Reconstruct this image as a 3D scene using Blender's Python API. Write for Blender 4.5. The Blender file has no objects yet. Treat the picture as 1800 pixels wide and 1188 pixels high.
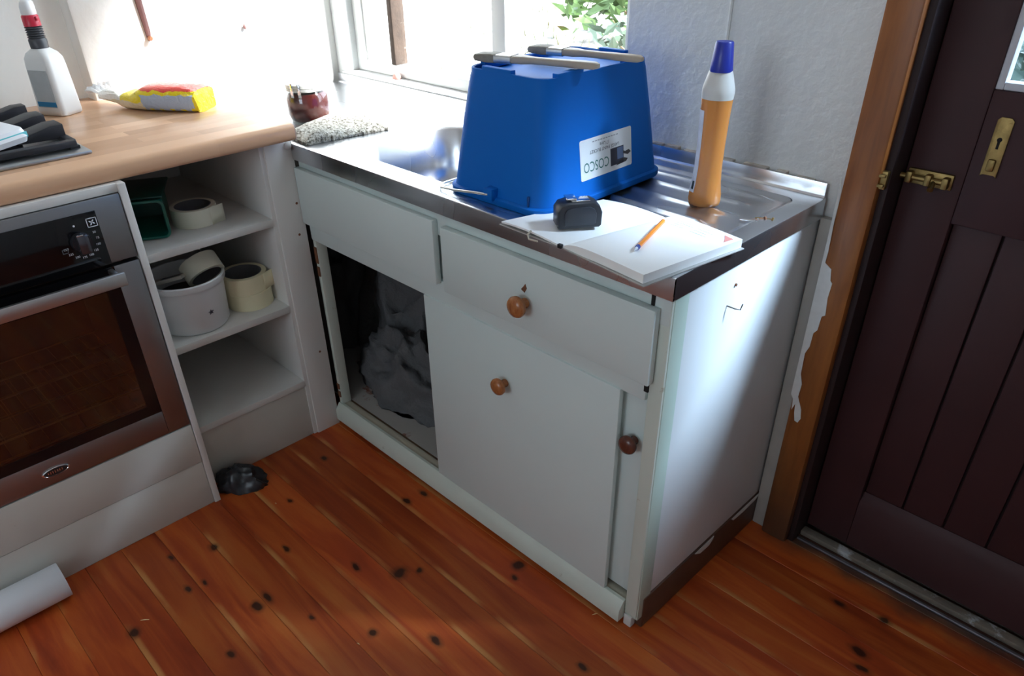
import bpy, bmesh, math, random
from mathutils import Vector, Matrix, noise
random.seed(7)
SC = bpy.context.scene
COL = SC.collection
PI = math.pi

# ------------------------------------------------------------------ camera
cam_d = bpy.data.cameras.new('camera')
cam = bpy.data.objects.new('camera', cam_d); COL.objects.link(cam)
F_PX, CX, CY = 1296.005, 900.0, 675.05          # focal length and principal point, 1800 x 1188 frame
yaw, pitch, roll = 2.36716117, -0.578962966, -0.0146317527
fw = Vector((math.cos(pitch)*math.cos(yaw), math.cos(pitch)*math.sin(yaw), math.sin(pitch)))
rt0 = Vector((math.sin(yaw), -math.cos(yaw), 0)); up0 = rt0.cross(fw)
rt = math.cos(roll)*rt0 + math.sin(roll)*up0; up = -math.sin(roll)*rt0 + math.cos(roll)*up0
M = Matrix(((rt.x, up.x, -fw.x), (rt.y, up.y, -fw.y), (rt.z, up.z, -fw.z))).to_4x4()
M.translation = Vector((1.76649736, -0.95965823, 1.41746544))
cam.matrix_world = M
cam_d.sensor_width = 36; cam_d.lens = F_PX/1800*36
cam_d.shift_x = (900-CX)/1800; cam_d.shift_y = (CY-594)/1800
cam_d.clip_start = 0.02
SC.camera = cam

# ------------------------------------------------------------------ sky, sun, window portals, exposure
w = bpy.data.worlds.new('sky'); SC.world = w; w.use_nodes = True
bg = w.node_tree.nodes['Background']
bg.inputs['Color'].default_value = (0.74, 0.87, 1.0, 1); bg.inputs['Strength'].default_value = 7.6
sun_d = bpy.data.lights.new('sun', 'SUN'); sun_d.energy = 44.0; sun_d.angle = math.radians(15); sun_d.color = (.96, .98, 1)
sun = bpy.data.objects.new('sun', sun_d); COL.objects.link(sun)
sun.rotation_euler = Vector((-1.5, -1.0, -1.7)).to_track_quat('-Z', 'Y').to_euler()
sun.location = (6, 4, 6)

def portal(name, loc, sx, sz, into):
    d = bpy.data.lights.new(name, 'AREA'); d.shape = 'RECTANGLE'; d.size = sx; d.size_y = sz
    d.cycles.is_portal = True
    o = bpy.data.objects.new(name, d); COL.objects.link(o); o.location = loc
    o.rotation_euler = Vector(into).to_track_quat('-Z', 'Z').to_euler()
portal('window_portal', (.03, .69, 1.6), 1.2, 1.36, (0, -1, 0))
portal('door_pane_portal', (1.665, .66, 1.5), .54, .74, (0, -1, 0))
portal('added_window_portal', (1.25, -3.02, 1.6), 1.1, 1.0, (0, 1, 0))  # portal for the added window behind the camera

VS = SC.view_settings
VS.view_transform = 'Standard'; VS.look = 'None'; VS.gamma = 1; VS.use_curve_mapping = False
VS.exposure = 0.1
SC.cycles.use_denoising = True
SC.cycles.max_bounces = 10; SC.cycles.diffuse_bounces = 6; SC.cycles.glossy_bounces = 4
SC.cycles.transparent_max_bounces = 12; SC.cycles.transmission_bounces = 6
SC.cycles.sample_clamp_indirect = 6; SC.cycles.caustics_reflective = False; SC.cycles.caustics_refractive = False

# ------------------------------------------------------------------ material helpers
class NT:
    def __init__(s, name):
        s.m = bpy.data.materials.new(name); s.m.use_nodes = True
        s.t = s.m.node_tree; s.b = s.t.nodes['Principled BSDF']
    def n(s, typ, **kw):
        x = s.t.nodes.new(typ)
        for k, v in kw.items(): setattr(x, k, v)
        return x
    def l(s, a, b): s.t.links.new(a, b)
    def setv(s, node, **kw):
        for k, v in kw.items(): node.inputs[k.replace('_', ' ')].default_value = v
    def math(s, op, a, b=None, c=None, clamp=False):
        x = s.n('ShaderNodeMath', operation=op, use_clamp=clamp)
        for i, v in enumerate((a, b, c)):
            if v is None: continue
            if isinstance(v, (int, float)): x.inputs[i].default_value = v
            else: s.l(v, x.inputs[i])
        return x.outputs[0]
    def mix(s, fac, a, b, blend='MIX'):
        x = s.n('ShaderNodeMix', data_type='RGBA', blend_type=blend)
        for sock, v in ((x.inputs[0], fac), (x.inputs[6], a), (x.inputs[7], b)):
            if isinstance(v, (int, float)): sock.default_value = v
            elif isinstance(v, tuple): sock.default_value = v if len(v) == 4 else v+(1,)
            else: s.l(v, sock)
        return x.outputs[2]
    def pos(s, scale=(1, 1, 1), world=True, loc=(0, 0, 0)):
        if world: o = s.n('ShaderNodeNewGeometry').outputs['Position']
        else: o = s.n('ShaderNodeTexCoord').outputs['Object']
        mp = s.n('ShaderNodeMapping'); mp.inputs['Scale'].default_value = scale; mp.inputs['Location'].default_value = loc
        s.l(o, mp.inputs[0]); return mp.outputs[0]
    def noise(s, vec, scale, detail=4, rough=.55, dist=0):
        x = s.n('ShaderNodeTexNoise'); s.setv(x, Scale=scale, Detail=detail, Roughness=rough, Distortion=dist)
        s.l(vec, x.inputs['Vector']); return x.outputs['Fac']
    def ramp(s, fac, stops):
        x = s.n('ShaderNodeValToRGB'); e = x.color_ramp.elements
        while len(e) < len(stops): e.new(.5)
        for el, (p, c) in zip(e, stops):
            el.position = p; el.color = (c if len(c) == 4 else c+(1,)) if isinstance(c, tuple) else (c, c, c, 1)
        s.l(fac, x.inputs[0]); return x.outputs[0]
    def bump(s, h, strength=.3, dist=.002):
        x = s.n('ShaderNodeBump'); x.inputs['Strength'].default_value = strength; x.inputs['Distance'].default_value = dist
        s.l(h, x.inputs['Height']); s.l(x.outputs[0], s.b.inputs['Normal'])

def P(name, col, rough=.5, metal=0, var=.0, vscale=8, bump=0, bscale=60, bdist=.002, dirt=None, dscale=6, dthr=.62, spec=None, world=True, **kw):
    """plain procedural material: colour with slight noise variation, optional stains and bump"""
    k = NT(name); b = k.b
    b.inputs['Roughness'].default_value = rough; b.inputs['Metallic'].default_value = metal
    if spec is not None: b.inputs['Specular IOR Level'].default_value = spec
    v = k.pos(world=world)
    f = k.noise(v, vscale)
    lo = tuple(max(0, c*(1-var)) for c in col); hi = tuple(min(1, c*(1+var)) for c in col)
    c = k.mix(f, lo, hi)
    if dirt:
        d = k.ramp(k.noise(v, dscale, 6, .65), [(dthr, 0.0), (min(1, dthr+.08), 1.0)])
        c = k.mix(d, c, dirt)
    k.l(c, b.inputs['Base Color'])
    if bump: k.bump(k.noise(v, bscale, 5, .6), bump, bdist)
    for a, val in kw.items(): b.inputs[a.replace('_', ' ')].default_value = val
    return k.m

# ------------------------------------------------------------------ mesh helpers
def box(bm, x0, x1, y0, y1, z0, z1, bev=0.0, seg=2, mat=None, mi=0):
    c = [(x0, y0, z0), (x1, y0, z0), (x1, y1, z0), (x0, y1, z0), (x0, y0, z1), (x1, y0, z1), (x1, y1, z1), (x0, y1, z1)]
    vs = [bm.verts.new(mat @ Vector(p) if mat else p) for p in c]
    fs = [bm.faces.new([vs[i] for i in q]) for q in ((3, 2, 1, 0), (4, 5, 6, 7), (0, 1, 5, 4), (1, 2, 6, 5), (2, 3, 7, 6), (3, 0, 4, 7))]
    for f in fs: f.material_index = mi
    if bev > 0:
        es = list({e for f in fs for e in f.edges})
        r = bmesh.ops.bevel(bm, geom=es, offset=bev, segments=seg, profile=.5, affect='EDGES', clamp_overlap=True)
        for f in r['faces']: f.material_index = mi
    return fs

def lathe(bm, prof, n=32, mat=None, sx=1, sy=1, mi=None, closed_ends=True):
    rings = []
    for r, z in prof:
        ring = []
        for i in range(n):
            a = 2*PI*i/n; p = Vector((r*sx*math.cos(a), r*sy*math.sin(a), z))
            ring.append(bm.verts.new(mat @ p if mat else p))
        rings.append(ring)
    for k in range(len(rings)-1):
        for i in range(n):
            f = bm.faces.new((rings[k][i], rings[k][(i+1) % n], rings[k+1][(i+1) % n], rings[k+1][i]))
            if mi: f.material_index = mi(k) if callable(mi) else mi
    if closed_ends:
        f0 = bm.faces.new(rings[0][::-1]); f1 = bm.faces.new(rings[-1])
        if mi: f0.material_index = mi(0) if callable(mi) else mi; f1.material_index = mi(len(rings)-2) if callable(mi) else mi
    return rings

def tube(bm, pts, r, n=8, caps=True):
    pts = [Vector(p) for p in pts]; rings = []
    prev = None
    for i, p in enumerate(pts):
        t = (pts[min(i+1, len(pts)-1)] - pts[max(i-1, 0)]).normalized()
        if prev is None: a = t.orthogonal().normalized()
        else: a = (prev - t*prev.dot(t)).normalized()
        prev = a; b = t.cross(a); rr = r[i] if isinstance(r, (list, tuple)) else r
        rings.append([bm.verts.new(p + rr*(math.cos(2*PI*k/n)*a + math.sin(2*PI*k/n)*b)) for k in range(n)])
    for q in range(len(rings)-1):
        for k in range(n): bm.faces.new((rings[q][k], rings[q][(k+1) % n], rings[q+1][(k+1) % n], rings[q+1][k]))
    if caps: bm.faces.new(rings[0][::-1]); bm.faces.new(rings[-1])

def prism(bm, poly, lo, hi, axis='z', mat=None, bev=0):
    """extrude a 2D outline; axis names the extrusion direction"""
    def put(a, b, c):
        p = {'z': (a, b, c), 'y': (a, c, b), 'x': (c, a, b)}[axis]
        return bm.verts.new(mat @ Vector(p) if mat else p)
    A = [put(a, b, lo) for a, b in poly]; B = [put(a, b, hi) for a, b in poly]
    n = len(poly); fs = [bm.faces.new(A[::-1]), bm.faces.new(B)]
    for i in range(n): fs.append(bm.faces.new((A[i], A[(i+1) % n], B[(i+1) % n], B[i])))
    if bev:
        es = list(fs[0].edges)+list(fs[1].edges)
        bmesh.ops.bevel(bm, geom=es, offset=bev, segments=2, profile=.5, affect='EDGES', clamp_overlap=True)
    return fs

def rrect(hx, hy, r, n=8):
    out = []
    for cx, cy, a0 in ((hx-r, hy-r, 0), (-hx+r, hy-r, PI/2), (-hx+r, -hy+r, PI), (hx-r, -hy+r, 1.5*PI)):
        for i in range(n+1):
            a = a0+PI/2*i/n; out.append((cx+r*math.cos(a), cy+r*math.sin(a)))
    return out

def loft(bm, loops, cap0=True, cap1=True, mi=0):
    rings = [[bm.verts.new(p) for p in L] for L in loops]; n = len(rings[0])
    for k in range(len(rings)-1):
        for i in range(n):
            f = bm.faces.new((rings[k][i], rings[k][(i+1) % n], rings[k+1][(i+1) % n], rings[k+1][i])); f.material_index = mi
    if cap0: bm.faces.new(rings[0][::-1]).material_index = mi
    if cap1: bm.faces.new(rings[-1]).material_index = mi
    return rings

def obj(name, bm, mats, parent=None, smooth=35, world=True):
    """link a bmesh as one object. world=True: vertices are in world space and get shifted to the parent's origin"""
    bmesh.ops.recalc_face_normals(bm, faces=bm.faces)
    me = bpy.data.meshes.new(name); bm.to_mesh(me); bm.free()
    for m in (mats if isinstance(mats, (list, tuple)) else [mats]): me.materials.append(m)
    if smooth:
        me.polygons.foreach_set('use_smooth', [True]*len(me.polygons))
        me.set_sharp_from_angle(angle=math.radians(smooth))
    o = bpy.data.objects.new(name, me); COL.objects.link(o)
    if parent:
        o.parent = parent
        if world:
            off = Vector(); q = parent
            while q: off += q.location; q = q.parent
            me.transform(Matrix.Translation(-off))
    return o

def B(): return bmesh.new()
def bx(name, mat, parent, *a, **kw):
    bm = B(); box(bm, *a, **kw); return obj(name, bm, mat, parent)
def tag(o, label, cat, group=None, kind=None):
    o['label'] = label; o['category'] = cat
    if group: o['group'] = group
    if kind: o['kind'] = kind
    return o
def thing(name, label, cat, loc=(0, 0, 0), rot=(0, 0, 0), group=None):
    o = bpy.data.objects.new(name, None); COL.objects.link(o); o.empty_display_size = .05
    o.location = loc; o.rotation_euler = rot
    return tag(o, label, cat, group)
def struct(o, label=None, cat=None):
    o['kind'] = 'structure'
    if label: o['label'] = label
    if cat: o['category'] = cat
    return o

def text_bm(bm, txt, size, mat4, align='CENTER', extrude=0):
    cu = bpy.data.curves.new('txt', 'FONT'); cu.body = txt; cu.size = size; cu.align_x = align; cu.align_y = 'CENTER'; cu.resolution_u = 3
    ob = bpy.data.objects.new('txt', cu); COL.objects.link(ob)
    dg = bpy.context.evaluated_depsgraph_get(); dg.update()
    me = bpy.data.meshes.new_from_object(ob.evaluated_get(dg))
    me.transform(mat4); bm.from_mesh(me)
    bpy.data.objects.remove(ob); bpy.data.curves.remove(cu); bpy.data.meshes.remove(me)

def crumple(bm, rx, ry, rz, seed, sub=4, amp=.35, freq=2.2, mat=None, flat=.0):
    """crumpled sheet-like heap, flat underneath"""
    r = bmesh.ops.create_icosphere(bm, subdivisions=sub, radius=1)
    for v in r['verts']:
        p = v.co.copy(); q = p*freq+Vector((seed*3.1, seed*1.7, seed*.9))
        d = 0
        for k, a in ((1, 1), (2.1, .5), (4.3, .3), (8.7, .14)):
            d += a*(1-2*abs(noise.noise(q*k)))
        p *= 1+amp*(d-.6)
        p.z = max(p.z, -.15)
        c = Vector((p.x*rx, p.y*ry, (p.z+.15)*rz))
        v.co = mat @ c if mat else c

# ------------------------------------------------------------------ materials
def wall_mat(name, col, bump=.55, bs=55):
    k = NT(name); v = k.pos(); b = k.b; b.inputs['Roughness'].default_value = .75
    f = k.noise(v, 3, 5); k.l(k.mix(f, tuple(c*.94 for c in col), col), b.inputs['Base Color'])
    h = k.math('ADD', k.noise(v, bs, 3, .5, .15), k.math('MULTIPLY', k.noise(v, 9, 2), 1.5))
    k.bump(h, bump, .006); return k.m
M_WALL = wall_mat('wall_paint', (.74, .76, .75))
M_WALLL = wall_mat('wall_paint_cream', (.84, .83, .79), .25, 30)
M_CEIL = P('ceiling_paint', (.8, .8, .78), .8, var=.03)
M_WHITE = P('white_gloss_paint', (.80, .81, .80), .35, var=.04, vscale=5)
M_FRAMEPAINT = P('flaking_window_paint', (.80, .81, .78), .5, var=.05, dirt=(.16, .10, .06), dscale=11, dthr=.66, bump=.4, bscale=40)
M_ROTWOOD = P('weathered_window_wood', (.045, .028, .018), .8, var=.6, vscale=30, dirt=(.40, .38, .34), dscale=14, dthr=.60, bump=.6, bscale=90)
M_LAM = P('white_laminate', (.66, .65, .62), .4, var=.03, vscale=4)
M_LAMD = P('white_laminate_scuffed', (.52, .50, .45), .45, var=.06, vscale=5, dirt=(.30, .28, .24), dscale=26, dthr=.72)
M_MINT = P('mint_gloss_paint', (.61, .69, .67), .38, var=.05, vscale=3, dirt=(.34, .33, .27), dscale=34, dthr=.76, bump=.06, bscale=25)
M_MINTW = P('mint_paint_worn', (.57, .62, .55), .45, var=.08, vscale=7, dirt=(.30, .24, .15), dscale=14, dthr=.66, bump=.2, bscale=40)
M_SIDE = P('side_panel_paint', (.66, .69, .70), .4, var=.03, vscale=3, dirt=(.4, .4, .38), dscale=40, dthr=.80)
M_STRIP = P('pale_mint_edge_paint', (.48, .58, .50), .4, var=.05, dirt=(.30, .27, .20), dscale=30, dthr=.74)
M_PLINTH = P('brown_skirting', (.085, .040, .024), .45, var=.35, vscale=20, bump=.2, bscale=50)
M_CHIP = P('bare_filler_chip', (.60, .59, .56), .75, var=.12, vscale=60)
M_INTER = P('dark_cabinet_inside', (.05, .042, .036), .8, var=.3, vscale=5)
M_BASEB = P('dirty_shelf_board', (.38, .36, .33), .7, var=.15, vscale=6, dirt=(.20, .055, .02), dscale=13, dthr=.60)
M_RUST = P('rust', (.16, .06, .025), .8, var=.5, vscale=50)
M_BLACK = P('black_plastic', (.012, .012, .014), .35)
M_DARKGAP = P('dark_hole', (.01, .008, .007), .9)
M_SHEET = P('grey_dust_sheet', (.11, .11, .112), .8, var=.3, vscale=9, bump=.9, bscale=13, bdist=.02)
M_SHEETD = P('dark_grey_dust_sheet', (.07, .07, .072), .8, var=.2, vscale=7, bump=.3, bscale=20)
M_BRASS = P('aged_brass', (.27, .185, .07), .45, 1, var=.5, vscale=60, bump=.3, bscale=120)
M_CHROME = P('chrome', (.75, .76, .78), .12, 1)
M_WIRE = P('galvanised_wire', (.75, .76, .76), .3, 1)

def steel(name, col=(.70, .72, .75), rough=.27, aniso=(4, 30, 30), b=.03):
    k = NT(name); v = k.pos(aniso)
    k.b.inputs['Metallic'].default_value = 1
    k.l(k.mix(k.noise(k.pos(), 6, 5), tuple(c*.9 for c in col), col), k.b.inputs['Base Color'])
    k.l(k.math('MULTIPLY_ADD', k.noise(k.pos(), 4, 2), .08, rough-.04), k.b.inputs['Roughness'])
    if b: k.bump(k.noise(k.pos(), 3, 0), b, .004)
    return k.m
M_STEEL = steel('stainless_sink')
M_OVSTEEL = steel('brushed_oven_steel', (.34, .34, .35), .36, (60, 2, 60), .02)
M_HANDLE = steel('brushed_handle', (.62, .62, .62), .34, (60, 2, 60), .02)
M_HOBSTEEL = steel('hob_steel', (.50, .51, .52), .32)

def floor_mat():
    k = NT('pine_floor'); b = k.b
    pos = k.n('ShaderNodeNewGeometry').outputs['Position']
    info = k.n('ShaderNodeObjectInfo')
    sep = k.n('ShaderNodeSeparateXYZ'); k.l(pos, sep.inputs[0])
    off = k.n('ShaderNodeVectorMath', operation='SCALE'); off.inputs[0].default_value = (7, 1.3, 0); k.l(info.outputs['Random'], off.inputs['Scale'])
    add = k.n('ShaderNodeVectorMath', operation='ADD'); k.l(pos, add.inputs[0]); k.l(off.outputs[0], add.inputs[1])
    mp = k.n('ShaderNodeMapping'); mp.inputs['Scale'].default_value = (.8, 8, 4); k.l(add.outputs[0], mp.inputs[0])
    g1 = k.noise(mp.outputs[0], 2.4, 4, .55, .8)
    mp2 = k.n('ShaderNodeMapping'); mp2.inputs['Scale'].default_value = (3, 60, 4); k.l(add.outputs[0], mp2.inputs[0])
    g2 = k.noise(mp2.outputs[0], 6, 4, .6, .3)
    base = k.ramp(g1, [(.25, (.25, .030, .008)), (.43, (.39, .056, .011)), (.56, (.50, .095, .016)), (.78, (.60, .165, .032))])
    tint = k.math('MULTIPLY_ADD', info.outputs['Random'], .45, .68)
    c = k.mix(1.0, base, k.ramp(tint, [(0, 0.0), (1, 1.0)]), 'MULTIPLY')
    c = k.mix(k.math('MULTIPLY', g2, .22), c, (.20, .04, .010))
    # worn, paler board edges
    yy = k.math('FRACT', k.math('DIVIDE', k.math('ADD', sep.outputs['Y'], .815+.9*20), .09))
    d = yy
    mp3 = k.n('ShaderNodeMapping'); mp3.inputs['Scale'].default_value = (1.6, 5, 1); k.l(pos, mp3.inputs[0])
    wmask = k.ramp(k.noise(mp3.outputs[0], 2.2, 3), [(.46, 0.0), (.6, 1.0)])
    e = k.ramp(d, [(.0, .6), (.03, 1.0), (.10, .8), (.17, 0.0)])
    c = k.mix(k.math('MULTIPLY', k.math('MULTIPLY', e, wmask), .8), c, (.52, .24, .075))
    # knots
    knots = [(.535, -.322, 1.1), (.853, -.323, 1.3), (.734, -.414, 1), (.827, -.027, 1.5), (.63, -.256, 1.7), (.662, -.216, .8), (.463, -.533, 1.3), (.469, -.564, 1.3),
             (.209, -.548, 1.2), (.163, -.644, .9), (.334, -.806, 1.4), (.431, -.077, 1.1), (.441, -.023, 1.2), (.097, -.135, 1), (1.559, .452, 1.2), (1.554, .326, 1.4),
             (1.577, .287, 1.2), (.193, -.31, .8), (.297, -.659, 1), (.308, -.62, .8), (.551, -.675, .9), (.593, -.489, .7), (.85, -.063, .8), (1.14, -.141, 1), (.35, -.415, .9), (1.461, .426, 1)]
    wob = k.n('ShaderNodeTexNoise'); k.setv(wob, Scale=40.0, Detail=2.0); k.l(pos, wob.inputs['Vector'])
    wv = k.n('ShaderNodeVectorMath', operation='MULTIPLY_ADD'); wv.inputs[1].default_value = (.016, .012, 0); k.l(wob.outputs['Color'], wv.inputs[0]); k.l(pos, wv.inputs[2])
    acc = None
    for x, y, s in knots:
        a = k.n('ShaderNodeVectorMath', operation='SUBTRACT'); k.l(wv.outputs[0], a.inputs[0]); a.inputs[1].default_value = (x+.008, y+.006, 0)
        m = k.n('ShaderNodeVectorMath', operation='MULTIPLY'); k.l(a.outputs[0], m.inputs[0]); qx = .8+.7*((x*97) % 1); m.inputs[1].default_value = (110/s/qx, 125/s*qx, 0)
        l = k.n('ShaderNodeVectorMath', operation='LENGTH'); k.l(m.outputs[0], l.inputs[0])
        acc = l.outputs['Value'] if acc is None else k.math('MINIMUM', acc, l.outputs['Value'])
    kn = k.ramp(k.math('MULTIPLY', acc, .3), [(.22, 1.0), (.34, .5), (.62, 0.0)])
    c = k.mix(k.math('MULTIPLY', kn, .93), c, (.022, .006, .003))
    # grey grime by the outer door threshold
    gy = k.math('ADD', sep.outputs['Y'], k.math('MULTIPLY', k.noise(pos, 9, 4), .10))
    gr = k.ramp(gy, [(.545, 0.0), (.60, 1.0)])
    gx = k.ramp(k.math('SUBTRACT', sep.outputs['X'], .4), [(.79, 0.0), (.83, 1.0)])
    c = k.mix(k.math('MULTIPLY', k.math('MULTIPLY', gr, gx), .85), c, (.035, .030, .024))
    k.l(c, b.inputs['Base Color'])
    k.l(k.math('MULTIPLY_ADD', g2, .15, .34), b.inputs['Roughness']); b.inputs['Specular IOR Level'].default_value = .35
    k.bump(k.math('ADD', g2, k.math('MULTIPLY', k.noise(pos, 9, 2), 1.2)), .12, .002)
    return k.m
M_FLOOR = floor_mat()

def worktop_mat():
    k = NT('beech_block_worktop'); b = k.b; b.inputs['Roughness'].default_value = .22
    pos = k.n('ShaderNodeNewGeometry').outputs['Position']
    mp = k.n('ShaderNodeMapping'); mp.inputs['Rotation'].default_value = (0, 0, PI/2); k.l(pos, mp.inputs[0])
    br = k.n('ShaderNodeTexBrick'); k.l(mp.outputs[0], br.inputs['Vector'])
    k.setv(br, Color1=(.68, .40, .24, 1), Color2=(.36, .18, .09, 1), Mortar=(.30, .16, .08, 1), Scale=1.0, Mortar_Size=.0, Bias=-.2, Brick_Width=.34, Row_Height=.042)
    br.offset = .37
    g = k.noise(k.pos((28, 2.2, 20)), 5, 4, .6, .4)
    c = k.mix(k.math('MULTIPLY', g, .35), br.outputs['Color'], (.66, .44, .28))
    k.l(c, b.inputs['Base Color']); return k.m
M_WORKTOP = worktop_mat()

def pine_mat(name, a, bcol, axis=(14, 14, 1.4), dirt=True):
    k = NT(name); b = k.b; b.inputs['Roughness'].default_value = .42
    g = k.noise(k.pos(axis), 3.2, 5, .6, .6)
    c = k.ramp(g, [(.3, a), (.7, bcol)])
    kn = k.n('ShaderNodeTexVoronoi'); k.setv(kn, Scale=3.1); k.l(k.pos((1.2, 1, .9), loc=(.3, 0, .2)), kn.inputs['Vector'])
    c = k.mix(k.ramp(kn.outputs['Distance'], [(.03, .9), (.075, 0.0)]), c, (.06, .02, .01))
    if dirt:
        z = k.n('ShaderNodeSeparateXYZ'); k.l(k.n('ShaderNodeNewGeometry').outputs['Position'], z.inputs[0])
        d = k.ramp(k.math('ADD', z.outputs['Z'], k.math('MULTIPLY', k.noise(k.pos(), 8), .2)), [(.12, .8), (.42, 0.0)])
        c = k.mix(d, c, (.045, .028, .02))
    k.l(c, b.inputs['Base Color']); k.bump(g, .15, .002); return k.m
M_TRIM = pine_mat('pine_architrave', (.18, .055, .012), (.29, .098, .020))
M_DOOR = P('maroon_door_paint', (.042, .015, .016), .55, spec=.3, var=.28, vscale=5, bump=.10, bscale=30)
M_DOORJ = P('dark_door_lining_paint', (.022, .011, .011), .6, spec=.3, var=.25, vscale=6)
M_BEAD = P('glazing_bead', (.55, .56, .60), .4, var=.1)

def glass_mat(name, bump=0, tint=(1, 1, 1), scale=30, f0=.04):
    k = NT(name); t = k.t; t.nodes.remove(k.b); out = t.nodes['Material Output']
    tr = k.n('ShaderNodeBsdfTransparent'); tr.inputs[0].default_value = tint+(1,)
    gl = k.n('ShaderNodeBsdfGlossy'); gl.inputs['Roughness'].default_value = .04
    fr = k.n('ShaderNodeLayerWeight'); fr.inputs[0].default_value = .5
    fac = k.math('MULTIPLY_ADD', k.math('POWER', fr.outputs['Facing'], 4.0), .5, f0)
    if bump:
        bn = k.n('ShaderNodeBump'); bn.inputs['Strength'].default_value = bump; bn.inputs['Distance'].default_value = .01
        k.l(k.noise(k.pos(), scale, 3), bn.inputs['Height']); k.l(bn.outputs[0], gl.inputs['Normal'])
    mx = k.n('ShaderNodeMixShader'); k.l(fac, mx.inputs[0]); k.l(tr.outputs[0], mx.inputs[1]); k.l(gl.outputs[0], mx.inputs[2])
    k.l(mx.outputs[0], out.inputs['Surface']); return k.m
M_GLASS = glass_mat('window_glass')
M_DGLASS = glass_mat('patterned_door_glass', .9, (.47, .54, .61), 22)

# ------------------------------------------------------------------ room shell
WB = .55           # inner face of the window wall
bm = B(); box(bm, -.85, 2.75, -3.1, .70, -.14, -.021)
FLOOR = struct(obj('floor', bm, P('subfloor', (.03, .02, .015), .9)), 'varnished orange pine board floor with dark knots', 'floor')
bm = B(); box(bm, -1.72, 1.72, -.0448, .0448, -.019, 0, bev=.0008, seg=1)
pl0 = obj('plank', bm, M_FLOOR, FLOOR, smooth=0, world=False)
pl_me = pl0.data
k0 = -24
for k in range(k0, 16):
    o = pl0 if k == k0 else bpy.data.objects.new('plank', pl_me)
    if k != k0: COL.objects.link(o); o.parent = FLOOR
    o.location = (.96 + random.uniform(-.03, .03), -.815+.09*k+.045, random.uniform(-.0012, 0))

WX0, WX1, WZ0, WZ1 = -.575, .625, .90, 2.28      # window opening
DX0, DX1, DZ1 = 1.27, 2.06, 2.03                 # door opening
bm = B()
for a in ((-.85, WX0, WB, .68, -.1, 2.5), (WX0, WX1, WB, .68, -.1, WZ0), (WX0, WX1, WB, .68, WZ1, 2.5), (WX1, DX0, WB, .68, -.1, 2.5),
          (DX0, DX1, WB, .68, DZ1, 2.5), (DX1, 2.75, WB, .68, -.1, 2.5)): box(bm, *a)
struct(obj('wall_back', bm, M_WALL, smooth=0), 'rough white painted wall with the window and the dark door', 'wall')
bm = B(); box(bm, -.85, -.685, -3.1, .56, -.1, 2.5); box(bm, -.70, -.62, -.255, .56, -.1, 2.5, bev=.008)
struct(obj('wall_left', bm, M_WALLL), 'cream wall behind the worktop with a shallow step near the corner', 'wall')
bm = B(); box(bm, 2.6, 2.75, -3.1, .70, -.1, 2.5)
struct(obj('wall_right', bm, M_WALL), 'plain painted wall to the right of the dark door', 'wall')
bm = B()
for a in ((-.85, .70, -3.1, -2.95, -.1, 2.5), (.70, 1.80, -3.1, -2.95, -.1, 1.1), (.70, 1.80, -3.1, -2.95, 2.1, 2.5), (1.80, 2.75, -3.1, -2.95, -.1, 2.5)): box(bm, *a)
struct(obj('wall_front', bm, M_WALL, smooth=0), 'plain painted wall behind the camera with an opening for the added window', 'wall')
bm = B(); box(bm, -.9, 2.8, -3.15, .75, 2.38, 2.5)
struct(obj('ceiling', bm, M_CEIL), 'plain white ceiling over the kitchen', 'ceiling')
# conduit / batten line on the window wall
bm = B(); tube(bm, [(.884, WB-.002, z) for z in (.95, 1.4, 2.37)], .004, 6)
tag(obj('wall_cable', bm, M_WALL), 'thin painted cable running up the rough wall behind the cleaner bottle', 'cable')

# window (faces into the room, toward -y)
WIN = thing('window_1', 'old white timber window above the sink with flaking paint', 'window', (.03, .63, .9)); struct(WIN)
FY0, FY1 = .605, .655
bm = B(); box(bm, WX0, WX0+.05, FY0, FY1, .935, WZ1, bev=.003); obj('frame_jamb', bm, M_FRAMEPAINT, WIN)
bm = B(); box(bm, WX1-.05, WX1, FY0, FY1, .935, WZ1, bev=.003); obj('frame_jamb', bm, M_FRAMEPAINT, WIN)
bm = B(); box(bm, WX0+.05, WX1-.05, FY0, FY1, WZ1-.06, WZ1, bev=.003); obj('frame_head', bm, M_FRAMEPAINT, WIN)
bm = B(); box(bm, WX0+.05, WX1-.05, FY0, FY1, .935, .972, bev=.004); obj('bottom_rail', bm, M_FRAMEPAINT, WIN)
bm = B(); box(bm, -.525, -.374, .634, .638, .972, WZ1-.06); obj('pane', bm, M_GLASS, WIN, smooth=0)
bm = B(); box(bm, -.525, -.515, FY0+.006, FY1-.006, .972, WZ1-.06, bev=.002); obj('glazing_bead', bm, M_FRAMEPAINT, WIN)
bm = B(); box(bm, -.374, -.350, FY0-.006, FY1-.005, .972, WZ1-.06, bev=.004); obj('rotten_stile', bm, M_ROTWOOD, WIN)
bm = B(); box(bm, .105, .160, FY0, FY1, .972, WZ1-.06, bev=.004); obj('mullion', bm, M_FRAMEPAINT, WIN)
bm = B(); box(bm, -.350, .105, .634, .638, .972, WZ1-.06); obj('pane', bm, M_GLASS, WIN, smooth=0)
bm = B(); box(bm, .160, WX1-.05, .634, .638, .972, WZ1-.06); obj('pane', bm, M_GLASS, WIN, smooth=0)
bm = B(); box(bm, WX0-.012, WX1+.0, .538, .68, .899, .935, bev=.005); obj('sill', bm, P('shaded_sill_paint', (.42, .43, .43), .5, var=.08, dirt=(.2, .17, .14), dscale=20, dthr=.68), WIN)  # paint darkened to carry the shade on the sill front, plus dirt patches
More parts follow.
